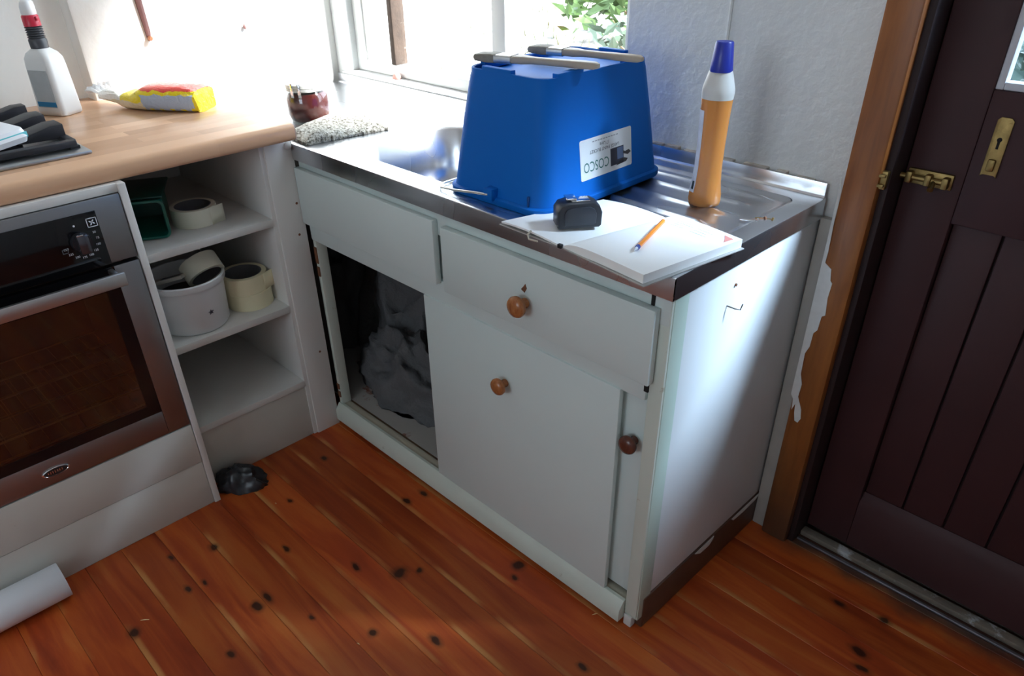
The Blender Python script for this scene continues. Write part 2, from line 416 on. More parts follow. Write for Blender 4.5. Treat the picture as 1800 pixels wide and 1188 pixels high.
# unseen window behind the camera, added to give the room ambient daylight
W2 = thing('added_window', 'added unseen timber window behind the camera for ambient light', 'window', (1.2, -3.02, .9)); struct(W2)
for a in ((.70, .75, 1.1, 2.1), (1.75, 1.80, 1.1, 2.1), (1.22, 1.28, 1.15, 2.05)):
    bm = B(); box(bm, a[0], a[1], -3.05, -2.99, a[2], a[3], bev=.003); obj('frame_jamb', bm, M_WHITE, W2)
for z in (1.1, 2.05):
    bm = B(); box(bm, .75, 1.75, -3.05, -2.99, z, z+.05, bev=.003); obj('frame_rail', bm, M_WHITE, W2)
bm = B(); box(bm, .75, 1.22, -3.022, -3.018, 1.15, 2.05); obj('pane', bm, M_GLASS, W2, smooth=0)
bm = B(); box(bm, 1.28, 1.75, -3.022, -3.018, 1.15, 2.05); obj('pane', bm, M_GLASS, W2, smooth=0)

# door, its lining, architrave and threshold
TRIM = thing('trim_1', 'orange pine architrave beside the dark door with white paint smears', 'door frame', (1.235, .53, 0)); struct(TRIM)
bm = B(); box(bm, 1.203, 1.27, .515, WB-.001, 0, 2.10, bev=.006); obj('architrave', bm, M_TRIM, TRIM)
bm = B(); box(bm, 1.27, 2.06, .515, WB-.001, 2.03, 2.10, bev=.006); obj('head_architrave', bm, M_TRIM, TRIM)
bm = B(); box(bm, 2.06, 2.127, .515, WB-.001, 0, 2.10, bev=.006); obj('architrave', bm, M_TRIM, TRIM)
bm = B(); box(bm, 1.265, 1.2835, .535, .655, .0, 2.03, bev=.002); obj('door_lining', bm, M_DOORJ, TRIM)
bm = B(); box(bm, 2.046, 2.065, .535, .655, .0, 2.03, bev=.002); obj('door_lining', bm, M_DOORJ, TRIM)
bm = B()
smear = [(1.1995, .955), (1.2045, .93), (1.2050, .86), (1.2075, .80), (1.2065, .775), (1.222, .765), (1.226, .74), (1.231, .735), (1.229, .70), (1.233, .66), (1.226, .655), (1.224, .62), (1.217, .61), (1.216, .575), (1.209, .555), (1.211, .50), (1.219, .475), (1.217, .44), (1.231, .41), (1.235, .385), (1.230, .372), (1.222, .374), (1.217, .395), (1.2145, .42), (1.209, .40), (1.2065, .43), (1.1995, .44)]
prism(bm, smear, .5135, .5148, axis='y'); obj('paint_smear', bm, M_CHIP, TRIM, smooth=0)
bm = B(); box(bm, 1.168, 1.203, .532, WB-.001, 0, .86, bev=.003); obj('wall_batten', bm, P('grey_filler_batten', (.42, .40, .36), .8, var=.2, vscale=14), TRIM)

DOOR = thing('door_1', 'dark maroon ledged door with glazed top and brass bolt', 'door', (1.665, .62, .02)); struct(DOOR)
DY0, DY1 = .600, .642
bm = B(); box(bm, 1.286, 1.392, DY0, DY1, .025, 2.025, bev=.003); obj('stile', bm, M_DOOR, DOOR)
bm = B(); box(bm, 1.94, 2.044, DY0, DY1, .025, 2.025, bev=.003); obj('stile', bm, M_DOOR, DOOR)
bm = B(); box(bm, 1.392, 1.94, DY0, DY1, .885, 1.132, bev=.003); obj('lock_rail', bm, M_DOOR, DOOR)
bm = B(); box(bm, 1.392, 1.94, DY0, DY1, 1.80, 2.025, bev=.003); obj('top_rail', bm, M_DOOR, DOOR)
bm = B(); prism(bm, [(DY0, .025), (DY1, .025), (DY1, .19), (DY0+.018, .19), (DY0, .165)], 1.392, 1.94, axis='x', bev=.002); obj('bottom_rail', bm, M_DOOR, DOOR)
px = 1.392
while px < 1.93:
    q = min(px+.0905, 1.94); bm = B(); box(bm, px+.0015, q-.0015, DY0+.017, DY1-.008, .19, .885, bev=.004); obj('board', bm, M_DOOR, DOOR); px += .0913
bm = B(); box(bm, 1.275, 1.306, .6435, .66, .0, 2.03); obj('gap_blocker', bm, M_DOORJ, TRIM)  # unseen strip added behind the door to block sun through the crack
bm = B(); box(bm, 1.385, 1.947, DY1-.010, DY1-.003, .18, .89); obj('back_panel', bm, M_DOORJ, DOOR)  # unseen sheet added behind the boards to block light through their gaps
for a in ((1.392, 1.405, 1.132, 1.80), (1.927, 1.94, 1.132, 1.80), (1.405, 1.927, 1.132, 1.145), (1.405, 1.927, 1.787, 1.80)):
    bm = B(); box(bm, a[0], a[1], DY0+.004, DY1-.01, a[2], a[3], bev=.002); obj('glazing_bead', bm, M_BEAD, DOOR)
bm = B(); box(bm, 1.403, 1.929, .620, .624, 1.143, 1.789); obj('pane', bm, M_DGLASS, DOOR, smooth=0)
bolt = obj('bolt', (lambda b: (box(b, 1.293, 1.376, .592, .600, .948, .977, bev=.002), b)[1])(B()), M_BRASS, DOOR); bolt['label'] = 'aged brass slide bolt'
bm = B(); tube(bm, [(1.262, .586, .962), (1.37, .586, .962)], .0055, 10); tube(bm, [(1.345, .586, .962), (1.348, .566, .950)], [.004, .006], 8); obj('bolt_bar', bm, M_BRASS, bolt)
for x in (1.300, 1.335, 1.366):
    bm = B(); box(bm, x-.006, x+.006, .577, .594, .951, .973, bev=.003); obj('bolt_staple', bm, M_BRASS, bolt)
bm = B(); box(bm, 1.2635, 1.281, .522, .5345, .945, .980, bev=.002); kp = obj('bolt_keep', bm, M_BRASS, DOOR)
bm = B(); box(bm, 1.266, 1.279, .516, .524, .950, .956, bev=.0015); box(bm, 1.266, 1.279, .516, .524, .969, .975, bev=.0015); obj('keep_loop', bm, M_BRASS, kp)
ESC = obj('keyhole_plate', (lambda b: (prism(b, [(1.414, .985), (1.419, .990), (1.436, .990), (1.441, .985), (1.441, 1.085), (1.436, 1.090), (1.419, 1.090), (1.414, 1.085)][::1], .5965, .600, axis='y', bev=.001), b)[1])(B()), M_BRASS, DOOR)
ESC['label'] = 'tarnished brass keyhole plate'
bm = B(); lathe(bm, [(.004, 0), (.004, .002)], 12, Matrix.Translation((1.4275, .5965, 1.052)) @ Matrix.Rotation(PI/2, 4, 'X')); box(bm, 1.4255, 1.4295, .5943, .5965, 1.036, 1.052); obj('keyhole', bm, M_DARKGAP, ESC)
bm = B(); box(bm, 1.421, 1.434, .590, .5965, .996, 1.018, bev=.003); obj('latch_cover', bm, M_BRASS, ESC)
THR = thing('threshold_strip', 'dirty metal threshold strip along the foot of the dark door', 'threshold', (1.66, .58, 0))
bm = B(); box(bm, 1.284, 2.045, .575, .60, .0, .016, bev=.003); obj('sill_board', bm, P('threshold_wood', (.16, .13, .10), .8, var=.5, vscale=25, dirt=(.42, .42, .42), dscale=14, dthr=.55), THR)
bm = B(); box(bm, 1.286, 2.043, .553, .562, .0, .007, bev=.002); obj('metal_bar', bm, P('scuffed_aluminium', (.35, .36, .40), .45, 1, var=.4, vscale=30), THR)

# ------------------------------------------------------------------ stainless sink top
HS = .90
SX0, SX1, SY1 = -.605, 1.17, .535
SINK = thing('kitchen_sink', 'stainless steel sink top with bowl and ribbed drainer', 'sink', (.3, .27, .86))
bx0, bx1, by0, by1 = .115, .60, .062, .425
dx0, dx1, dy0, dy1 = .655, 1.13, .075, .492
bcx, bcy, bhx, bhy = (bx0+bx1)/2, (by0+by1)/2, (bx1-bx0)/2, (by1-by0)/2
bm = B()
def loopverts(pts, z): return [bm.verts.new((x, y, z)) for x, y in pts]
def loopedges(vs): return [bm.edges.new((vs[i], vs[(i+1) % len(vs)])) for i in range(len(vs))]
outer = loopverts([(SX0, .004), (SX1-.004, .004), (SX1-.004, SY1), (SX0, SY1)], HS)
bowlrim = loopverts([(bcx+x, bcy+y) for x, y in rrect(bhx, bhy, .10, 14)], HS)
drim = loopverts([((dx0+dx1)/2+x, (dy0+dy1)/2+y) for x, y in rrect((dx1-dx0)/2, (dy1-dy0)/2, .03, 5)], HS)
es = loopedges(outer)+loopedges(bowlrim)+loopedges(drim)
bmesh.ops.triangle_fill(bm, use_beauty=True, use_dissolve=False, edges=es)
# rolled lip on the front and right edges
for seg in (((SX0, .004), (SX1-.004, .004), (0, -1)), ((SX1-.004, .004), (SX1-.004, SY1), (1, 0))):
    (ax, ay), (cx_, cy_), (nx, ny) = seg
    prof = [(0, 0), (.003, -.001), (.004, -.004), (.004, -.042), (-.006, -.042), (-.006, -.038)]
    A = [bm.verts.new((ax+nx*o, ay+ny*o - (0 if nx else 0), HS+z)) for o, z in prof]
    D = [bm.verts.new((cx_+nx*o + (.004 if ny else 0), cy_+ny*o, HS+z)) for o, z in prof]
    for i in range(len(prof)-1): bm.faces.new((A[i], A[i+1], D[i+1], D[i]))
bmesh.ops.remove_doubles(bm, verts=bm.verts, dist=1e-5)
obj('deck', bm, M_STEEL, SINK, smooth=30)
bm = B()
loops = []
for ins, z, r in ((0, 0, .10), (.004, -.0015, .098), (.010, -.008, .095), (.020, -.10, .09), (.028, -.14, .085), (.05, -.158, .07), (.10, -.163, .05), (.15, -.166, .02)):
    loops.append([(bcx+x, bcy+y, HS+z) for x, y in rrect(bhx-ins, bhy-ins, max(r, .008), 14)])
loft(bm, loops, cap0=False); obj('bowl', bm, M_STEEL, SINK, smooth=50)
bm = B(); lathe(bm, [(.001, .002), (.025, .002), (.036, .004), (.040, .001)], 24, Matrix.Translation((bcx, bcy, HS-.166))); obj('plughole', bm, M_CHROME, SINK)
bm = B()   # drainer tray with raised ribs
nx, ny = 90, 80
ribs = [.118, .19, .258, .330, .402, .462]
g = []
for j in range(ny+1):
    row = []
    for i in range(nx+1):
        x = dx0+(dx1-dx0)*i/nx; y = dy0+(dy1-dy0)*j/ny
        ed = min(x-dx0, dx1-x, y-dy0, dy1-y); t = min(1, ed/.018); z = -.007*(t*t*(3-2*t))
        for k, ry in enumerate(ribs):
            xe = 1.075 if k % 2 == 0 else 1.095
            if x < xe+.01 and x > dx0+.02:
                fall = min(1, max(0, (xe-x)/.03), 1); fall = min(fall, (x-dx0-.02)/.02, 1)
                dd = abs(y-ry); z += .0065*max(0, fall)*math.exp(-(dd/.0095)**2)
        row.append(bm.verts.new((x, y, HS+z)))
    g.append(row)
for j in range(ny):
    for i in range(nx): bm.faces.new((g[j][i], g[j][i+1], g[j+1][i+1], g[j+1][i]))
obj('drainer', bm, M_STEEL, SINK, smooth=60)
bm = B()
box(bm, SX1-.004-1.775+.004, SX1-.004, SY1, SY1+.004, HS-.02, HS+.030, bev=.0015)
prism(bm, [(SY1-.003, HS), (SY1, HS+.004), (SY1+.002, HS+.004), (SY1+.002, HS)], SX0, SX1-.004, axis='x')
obj('upstand', bm, M_STEEL, SINK)
bm = B()
random.seed(3)
x = .62
while x < SX1-.02:
    l = random.uniform(.02, .09); box(bm, x, x+l, SY1+.001, WB, HS+.027, HS+.030+random.uniform(0, .005), bev=.0015); x += l+random.uniform(.002, .03)
obj('sealant', bm, P('old_sealant', (.50, .47, .42), .8, var=.4, vscale=40), SINK)

# ------------------------------------------------------------------ sink cabinet
CAB = thing('sink_cabinet', 'pale mint painted sink cabinet with sliding doors and wooden knobs', 'cabinet', (.57, .28, 0))
XL, XR, YF, YB = -.025, 1.165, .014, .545
def cpart(name, mat, *a, **kw): return bx(name, mat, CAB, *a, **kw)
cpart('top_rail', M_MINT, XL, XR-.004, YF-.001, .035, .800, .862, bev=.002)
cpart('stile', M_MINTW, 1.131, XR-.002, YF, .04, .045, .858, bev=.003)
cpart('stile', M_MINTW, XL, -.010, YF+.002, .05, .06, .86, bev=.003)
cpart('divider', M_MINT, .535, .60, YF+.006, .035, .66, .845, bev=.002)
cpart('middle_rail', M_MINT, XL, 1.128, YF-.002, .04, .630, .690, bev=.006)
bm = B(); prism(bm, [(-.004, .020), (.020, .020), (.020, .078), (.012, .078), (-.004, .056)], XL, 1.128, axis='x', bev=.002); obj('bottom_rail', bm, M_MINTW, CAB)
cpart('door_track', P('cream_track_paint', (.52, .48, .38), .6, var=.12, vscale=12, dirt=(.22, .15, .08), dscale=22, dthr=.66), XL, 1.135, .0205, .046, .045, .074, bev=.002)
cpart('door_track', P('track_dirt', (.16, .10, .06), .9, var=.4, vscale=40), XL, 1.135, .046, .056, .045, .068)
cpart('floor_board', M_BASEB, -.60, 1.15, .056, YB, .048, .070)
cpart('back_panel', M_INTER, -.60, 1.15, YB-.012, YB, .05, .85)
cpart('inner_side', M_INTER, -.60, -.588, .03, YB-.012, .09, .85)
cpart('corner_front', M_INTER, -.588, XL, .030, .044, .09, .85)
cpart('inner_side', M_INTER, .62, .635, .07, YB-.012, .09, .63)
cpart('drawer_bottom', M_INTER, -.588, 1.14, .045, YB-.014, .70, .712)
# drawer fronts
dw = cpart('drawer_front', M_MINT, XL+.0, .546, -.004, .013, .684, .838, bev=.003)
dw = cpart('drawer_front', M_MINT, .574, 1.142, -.006, .012, .678, .832, bev=.003)
def knob(parent, x, y, z, mat, s=1.0):
    bm = B(); mt = Matrix.Translation((x, y, z)) @ Matrix.Rotation(PI/2, 4, 'X')
    lathe(bm, [(.009*s, 0), (.010*s, .003*s), (.0085*s, .010*s), (.013*s, .015*s), (.0195*s, .020*s), (.0205*s, .026*s), (.018*s, .031*s), (.010*s, .0345*s), (.003*s, .035*s)], 28, mt)
    return obj('knob', bm, mat, parent, smooth=60)
def knobwood(name, a, b_):
    k = NT(name); k.b.inputs['Roughness'].default_value = .25
    k.l(k.ramp(k.noise(k.pos((60, 60, 20)), 3, 4), [(.3, a), (.7, b_)]), k.b.inputs['Base Color']); return k.m
M_KNOB = knobwood('varnished_knob', (.28, .085, .025), (.44, .17, .06)); M_KNOBD = knobwood('dark_knob', (.09, .028, .018), (.14, .045, .025))
knob(dw, .835, -.006, .742, M_KNOB, 1.12)
bm = B(); prism(bm, [(.822, .768), (.832, .763), (.838, .774), (.834, .783), (.829, .776)], -.0068, -.0062, axis='y'); obj('chipped_patch', bm, M_RUST, dw, smooth=0)
sd = cpart('sliding_door', M_MINT, .478, 1.073, .008, .021, .080, .634, bev=.002)
knob(sd, .757, .008, .508, M_KNOB, 1.0)
sd2 = cpart('sliding_door', M_MINT, .60, 1.131, .034, .045, .088, .634, bev=.002)
knob(sd2, 1.100, .034, .515, M_KNOBD, 1.0)['label'] = 'dark stained wooden knob'
# right side: edge strip, panel, skirting
cpart('corner_strip', M_STRIP, 1.128, XR, YF+.004, .062, .035, .8575, bev=.003)
cpart('side_panel', M_SIDE, 1.150, XR-.0015, .062, YB, .098, .857, bev=.001)
sk = cpart('skirting', M_PLINTH, 1.146, XR+.003, .034, YB+.002, .0, .097, bev=.004)
for pts in ([(.235, .094), (.26, .078), (.30, .077), (.315, .088), (.318, .096)], [(.40, .096), (.41, .086), (.46, .083), (.52, .086), (.54, .097)]):
    bm = B(); prism(bm, pts, XR+.0028, XR+.0045, axis='x'); obj('paint_chip', bm, M_CHIP, sk, smooth=0)
cpart('corner_foot', M_CHIP, 1.128, 1.150, .016, .034, .0, .035, bev=.003)
cpart('plinth_board', M_INTER, XL, 1.12, .05, .066, .0, .055)
for x, z, s in ((1.121, .842, .007), (1.124, .664, .009)): cpart('notch', M_DARKGAP, x, x+s, YF-.0035, YF+.01, z-.010, z+.012)
for z, h in ((.56, .05), (.52, .03), (.13, .02), (.10, .022)): cpart('rusty_hinge', M_RUST, XL+.002, XL+.014, YF-.0005, YF+.004, z, z+h, bev=.001)
bm = B(); tube(bm, [(1.163, .200, .775), (1.178, .205, .772), (1.186, .212, .770), (1.188, .214, .782)], .0014, 6); obj('wire_hook', bm, P('dull_wire', (.2, .17, .15), .4, 1), CAB)
bm = B(); tube(bm, [(1.1638, .22, .812), (1.1665, .22, .812)], .003, 8); obj('nail_head', bm, M_RUST, CAB)

# crumpled dust sheets stuffed inside
o = thing('dust_sheet', 'crumpled grey dust sheet heaped in the open sink cabinet', 'sheet', (-.04, .36, .071))
bm = B(); crumple(bm, .23, .13, .36, 2.3, 5, .26, 1.3); obj('cloth', bm, M_SHEET, o, smooth=80, world=False)
bm = B(); crumple(bm, .20, .10, .17, 5.1, 5, .26, 1.5, Matrix.Translation((.14, -.14, 0))); obj('loose_fold', bm, M_SHEET, o, smooth=80, world=False)
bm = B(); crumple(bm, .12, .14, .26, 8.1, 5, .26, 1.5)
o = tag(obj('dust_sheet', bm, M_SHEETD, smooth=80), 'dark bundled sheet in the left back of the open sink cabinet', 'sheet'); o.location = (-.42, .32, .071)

# ------------------------------------------------------------------ worktop, oven housing, oven, shelf unit, filler
HW = .96
bm = B()
prof = [(-.685, HW-.042), (.018, HW-.042), (.026, HW-.039), (.030, HW-.032), (.030, HW-.012), (.026, HW-.004), (.018, HW), (-.685, HW)]
prism(bm, prof, -1.30, -.012, axis='y')
WT = thing('worktop', 'beech block effect worktop running to the sink corner', 'worktop', (-.3, -.65, .918))
obj('board', bm, M_WORKTOP, WT, smooth=40)
bm = B(); prism(bm, prof, -.012, -.0095, axis='y'); obj('end_edging', bm, P('edging_strip', (.50, .33, .26), .4, var=.1), WT, smooth=40)

OX = .045
HOU = thing('oven_housing', 'white oven housing with plinth boards under the worktop', 'cabinet', (-.3, -.76, 0))
bx('side_panel', M_LAM, HOU, -.64, OX+.002, -.462, -.446, 0, .9175, bev=.001)
bx('side_panel', M_LAM, HOU, -.64, OX, -1.078, -1.062, 0, .9175, bev=.001)
bx('top_strip', M_LAM, HOU, .0, OX-.006, -1.062, -.462, .899, .9175, bev=.001)
bx('drawer_board', M_LAMD, HOU, OX-.018, OX-.001, -1.062, -.4635, .148, .272, bev=.0015)
bx('plinth_board', M_LAMD, HOU, OX-.020, OX-.003, -1.062, -.4635, 0, .1465, bev=.0015)
bx('end_block', M_LAMD, HOU, OX-.018, OX, -.4628, -.4615, 0, .148)

OV = thing('oven', 'built-in electric oven with steel frame, black glass and bar handle', 'oven', (-.2, -.764, .275))
Y0, Y1 = -1.060, -.4645
M_ENAMEL = P('oven_enamel', (.075, .045, .028), .35, var=.3, vscale=6)
bm = B()
box(bm, -.50, -.48, Y0+.01, Y1-.01, .28, .74); box(bm, -.48, OX-.022, Y0+.01, Y0+.03, .28, .74); box(bm, -.48, OX-.022, Y1-.03, Y1-.01, .28, .74)
box(bm, -.48, OX-.022, Y0+.03, Y1-.03, .28, .30); box(bm, -.48, OX-.022, Y0+.03, Y1-.03, .72, .895)
obj('cavity', bm, M_ENAMEL, OV, smooth=0)
cp = bx('control_panel', M_OVSTEEL, OV, OX-.020, OX, Y0, Y1, .752, .898, bev=.002)
gp = bx('glass_fascia', P('black_glass', (.004, .004, .005), .08), OV, OX, OX+.002, Y0+.058, Y1-.058, .752, .875, bev=.0008)
# oven door: frame around a dark window
dr = thing_door = bx('door', M_OVSTEEL, OV, OX-.020, OX, Y1-.056, Y1, .276, .744, bev=.0015)
bx('door_frame', M_OVSTEEL, dr, OX-.020, OX, Y0, Y0+.056, .276, .744, bev=.0015)
bx('door_frame', M_OVSTEEL, dr, OX-.020, OX, Y0+.056, Y1-.056, .276, .345, bev=.0015)
k = NT('smoked_oven_glass'); k.b.inputs['Roughness'].default_value = .08
sp = k.n('ShaderNodeSeparateXYZ'); k.l(k.n('ShaderNodeNewGeometry').outputs['Position'], sp.inputs[0])
k.l(k.mix(k.noise(k.pos(), 9, 3), (.012, .008, .005), (.03, .018, .010)), k.b.inputs['Base Color']); M_OVG = k.m
M_OVGLASS = glass_mat('tinted_oven_pane', 0, (.55, .50, .45), f0=.13)
bx('door_top_glass', P('black_glass_band', (.004, .004, .005), .09), dr, OX-.016, OX-.001, Y0+.056, Y1-.056, .690, .744)
bx('window_border', P('black_glass_border', (.004, .004, .005), .09), dr, OX-.012, OX-.001, Y1-.086, Y1-.056, .345, .690)
bx('window_border', P('black_glass_border2', (.004, .004, .005), .09), dr, OX-.012, OX-.001, Y0+.056, Y0+.086, .345, .690)
bx('window_border', P('black_glass_border3', (.004, .004, .005), .09), dr, OX-.012, OX-.001, Y0+.086, Y1-.086, .345, .372)
bx('window_pane', M_OVGLASS, dr, OX-.006, OX-.002, Y0+.086, Y1-.086, .372, .690)

for z in (.392, .315+.03):
    bm = B()
    for x in (-.02, -.12, -.22, -.32, -.42): tube(bm, [(x, Y0+.032, z), (x, Y1-.032, z)], .0028 if x > -.05 else .002, 6)
    for i in range(13):
        y = Y0+.05+i*(Y1-Y0-.1)/12; tube(bm, [(-.02, y, z+.003), (-.42, y, z+.003)], .0008, 5)
    obj('rack', bm, P('oven_rack_wire', (.75, .55, .30), .3, 1), OV)
hd = bx('handle', M_HANDLE, OV, OX+.036, OX+.046, Y0+.050, Y1-.050, .711, .742, bev=.002)
for y in (Y0+.064, Y1-.066): bx('handle_bracket', M_HANDLE, hd, OX+.000, OX+.037, y-.006, y+.006, .729, .741, bev=.002)
kb = B(); mt = Matrix.Translation((OX+.002, -.568, .816)) @ Matrix.Rotation(PI/2, 4, 'Y')
lathe(kb, [(.022, 0), (.021, .006), (.0195, .010)], 28, mt)
KN = obj('knob', kb, P('dark_chrome_knob', (.05, .05, .06), .25, .6), OV, smooth=40)
bm = B(); box(bm, OX+.011, OX+.026, -.580, -.556, .795, .838, bev=.005); obj('knob_grip', bm, P('knob_grip_metal', (.12, .12, .14), .22, .8), KN)
bm = B(); box(bm, OX+.013, OX+.0268, -.5795, -.5655, .8365, .8395, bev=.001); obj('knob_cap', bm, M_CHROME, KN)
M_PRINT = P('white_panel_print', (.75, .80, .85), .5)
def face_mat(x, y, z, rot=0): # text on a +x facing surface: text right = +y, text up = +z
    return Matrix.Translation((x, y, z)) @ Matrix(((0, 0, 1, 0), (1, 0, 0, 0), (0, 1, 0, 0), (0, 0, 0, 1))) @ Matrix.Rotation(rot, 4, 'Z')
bm = B()
for i, tx in enumerate(('50', '75', '100', '125', '150', '175', '200', '225', '250')):
    a = math.radians(25-i*24); text_bm(bm, tx, .0068, face_mat(OX+.0025, -.568+.034*math.cos(a), .816+.034*math.sin(a)))
obj('dial_numbers', bm, M_PRINT, gp, smooth=0)
bm = B(); lathe(bm, [(.0022, 0), (.0022, .0004)], 10, face_mat(OX+.0022, -.572, .853)); obj('indicator_lamp', bm, M_PRINT, gp, smooth=0)
bm = B()
for a, b_ in (((-.546, -.5445), (.842, .862)), ((-.5265, -.525), (.842, .862))): box(bm, OX+.0022, OX+.0026, a[0], a[1], b_[0], b_[1])
for z in (.842, .8605): box(bm, OX+.0022, OX+.0026, -.546, -.525, z, z+.0015)
for r in (0, 1, 2, 3):
    mm = face_mat(OX+.0024, -.5355, .852) @ Matrix.Rotation(r*PI/2+.4, 4, 'Z'); prism(bm, [(0, 0), (.0045, .001), (.0065, .004), (.002, .0035)], 0, .0003, mat=mm)
obj('fan_symbol', bm, M_PRINT, gp, smooth=0)
bm = B(); box(bm, OX+.0022, OX+.0026, -.610, -.598, .800, .8015); box(bm, OX+.0022, OX+.0026, -.610, -.598, .808, .8095); box(bm, OX+.0022, OX+.0026, -.610, -.6085, .8, .8095); box(bm, OX+.0022, OX+.0026, -.5995, -.598, .8, .8095)
obj('dim_symbol', bm, P('dim_print', (.16, .17, .18), .6), gp, smooth=0)
bm = B(); mm = face_mat(OX, -.785, .309)
rings = [[(mm @ Vector((x*sc, y*sc, h))) for x, y in [(.030*math.cos(t*PI/20), .011*math.sin(t*PI/20)) for t in range(40)]] for sc, h in ((1, 0), (1, .003), (.9, .004), (.86, .003))]
loft(bm, rings); bd = obj('badge', bm, M_CHROME, OV)
bm = B(); rings = [[(mm @ Vector((x*.85, y*.80, h))) for x, y in [(.030*math.cos(t*PI/20), .011*math.sin(t*PI/20)) for t in range(40)]] for h in (.003, .0036)]
loft(bm, rings); obj('badge_face', bm, P('badge_dark', (.05, .04, .04), .3, .5), bd)
bm = B()
for i in range(7): box(bm, OX+.0036, OX+.0042, -.785-.018+i*.005, -.785-.0155+i*.005, .306+.0012*abs(3-i)*.3, .313, bev=0)
obj('badge_marks', bm, M_CHROME, bd, smooth=0)

SX = -.030
SH = thing('shelf_unit', 'white open shelf unit between the oven and the sink', 'shelf unit', (-.3, -.26, 0))
ya, yb = -.445, -.088
bx('side_panel', M_LAM, SH, -.60, SX-.002, yb, yb+.016, 0, .917, bev=.001)
bx('back_panel', M_LAM, SH, -.60, -.59, ya, yb, .0, .917)
for zt in (.716, .457, .202): bx('shelf', M_LAM, SH, -.59, SX, ya, yb, zt-.0205, zt, bev=.001)
bx('kick_board', M_LAMD, SH, SX-.020, SX-.006, ya, yb+.016, 0, .181, bev=.001)
fl = bx('filler_panel', M_LAM, SH, SX-.016, SX+.004, yb+.012, .004, 0, .917, bev=.0015)
for y, z in ((-.012, .742), (-.020, .655), (-.022, .28)):
    bm = B(); lathe(bm, [(.0035, 0), (.0035, .0015)], 10, face_mat(SX+.0035, y, z)); obj('screw', bm, M_RUST, fl)
bm = B(); lathe(bm, [(.010, 0), (.011, .004), (.006, .007)], 14, face_mat(SX+.004, -.010, .895)); obj('pipe_stub', bm, P('dull_plastic', (.55, .53, .50), .5), fl)

# ------------------------------------------------------------------ things in the shelf unit
M_TAPE = P('masking_tape', (.74, .68, .46), .6, var=.06, vscale=20); M_TAPEW = P('pale_masking_tape', (.78, .76, .62), .6, var=.05, vscale=20)
M_CORE = P('grey_card_core', (.12, .12, .125), .8, var=.2)
def taperoll(label, loc, R, h, mat, rot=(0, 0, 0), group=None, loose=None):
    t = thing('masking_tape_roll', label, 'tape', loc, rot, group)
    bm = B(); r = R*.80
    lathe(bm, [(r, 0), (R-.001, 0), (R, .001), (R, h-.001), (R-.001, h), (r, h), (r, 0)], 48, closed_ends=False)
    obj('tape', bm, mat, t, world=False)
    bm = B(); lathe(bm, [(r-.003, .0005), (r, .0005), (r, h-.0005), (r-.003, h-.0005), (r-.003, .0005)], 48, closed_ends=False)
    obj('core', bm, M_CORE, t, world=False)
    if loose is not None:
        a = loose; p = Vector((R*math.cos(a), R*math.sin(a), 0)); tg = Vector((-math.sin(a), math.cos(a), 0))
        bm = B(); prev = None
        for i in range(7):
            q = p+tg*(.007*i)+Vector((math.cos(a), math.sin(a), 0))*(.0006*i*i*.2+.0006)
            cur = (bm.verts.new(q), bm.verts.new(q+Vector((0, 0, h))))
            if prev: bm.faces.new((prev[0], cur[0], cur[1], prev[1]))
            prev = cur
        lo = obj('loose_end', bm, mat, t, world=False); sm = lo.modifiers.new('thick', 'SOLIDIFY'); sm.thickness = .0004
    return t
TR = .064
taperoll('lower of two stacked cream masking tape rolls on the middle shelf', (-.135, -.152, .457), TR, .048, M_TAPE, group='stacked masking tape')
taperoll('upper of two stacked cream masking tape rolls beside the white tub', (-.138, -.155, .505), TR, .048, M_TAPE, group='stacked masking tape', loose=.5)
taperoll('masking tape roll on the top shelf beside the green tub', (-.165, -.236, .716), .058, .046, M_TAPEW, loose=.35)
# white plastic tub
TUBC = (-.133, -.318)
t = thing('plastic_tub', 'white plastic tub full of odds and ends on the middle shelf', 'tub', (TUBC[0], TUBC[1], .457)); t.scale = (1.10, 1.10, 1.0)
bm = B(); lathe(bm, [(.001, 0), (.070, 0), (.078, .003), (.082, .010), (.088, .125), (.093, .127), (.0945, .131), (.0945, .143), (.092, .146), (.089, .145), (.087, .13), (.079, .012), (.001, .006)], 56, closed_ends=False)
obj('body', bm, P('white_plastic', (.72, .74, .75), .35, var=.02), t, world=False)
a0 = math.radians(-14)
bm = B(); st = [((.0075 if i % 2 == 0 else .003)*math.cos(i*PI/5+.4), (.0075 if i % 2 == 0 else .003)*math.sin(i*PI/5+.4)) for i in range(10)]
rr = .0852; mm = Matrix.Rotation(math.radians(8), 4, 'Z') @ face_mat(rr, 0, .060); prism(bm, st, .0, .0012, mat=mm)
obj('star_sticker', bm, P('dark_sticker', (.06, .05, .07), .5), t, smooth=0, world=False)
bm = B(); lathe(bm, [(.001, .02), (.08, .02), (.082, .085), (.001, .088)], 32); obj('dark_fill', bm, P('tub_contents', (.05, .05, .055), .8, var=.5, vscale=30), t, world=False)
tt = taperoll('pale masking tape roll tilted on the rim of the white tub', (-.105, -.268, .588), .052, .048, M_TAPEW)
dcam = Vector((.94, -.33, 0)); ncam = -(Vector((0, 0, 1)).cross(dcam))
tt.rotation_euler = (Matrix.Rotation(math.radians(24), 4, dcam) @ Matrix.Rotation(math.radians(40), 4, ncam)).to_euler()
o = thing('scraper', 'pale slotted wooden scraper sticking out of the white tub', 'tool', (-.140, -.362, .590), (math.radians(-8), math.radians(-14), math.radians(48)))
bm = B(); prism(bm, [(-.045, -.012), (.04, -.016), (.05, -.014), (.05, .014), (.04, .016), (-.045, .012), (-.052, 0)], 0, .010, bev=.002); obj('blade', bm, P('pale_wood', (.56, .52, .45), .6, var=.1), o, world=False)
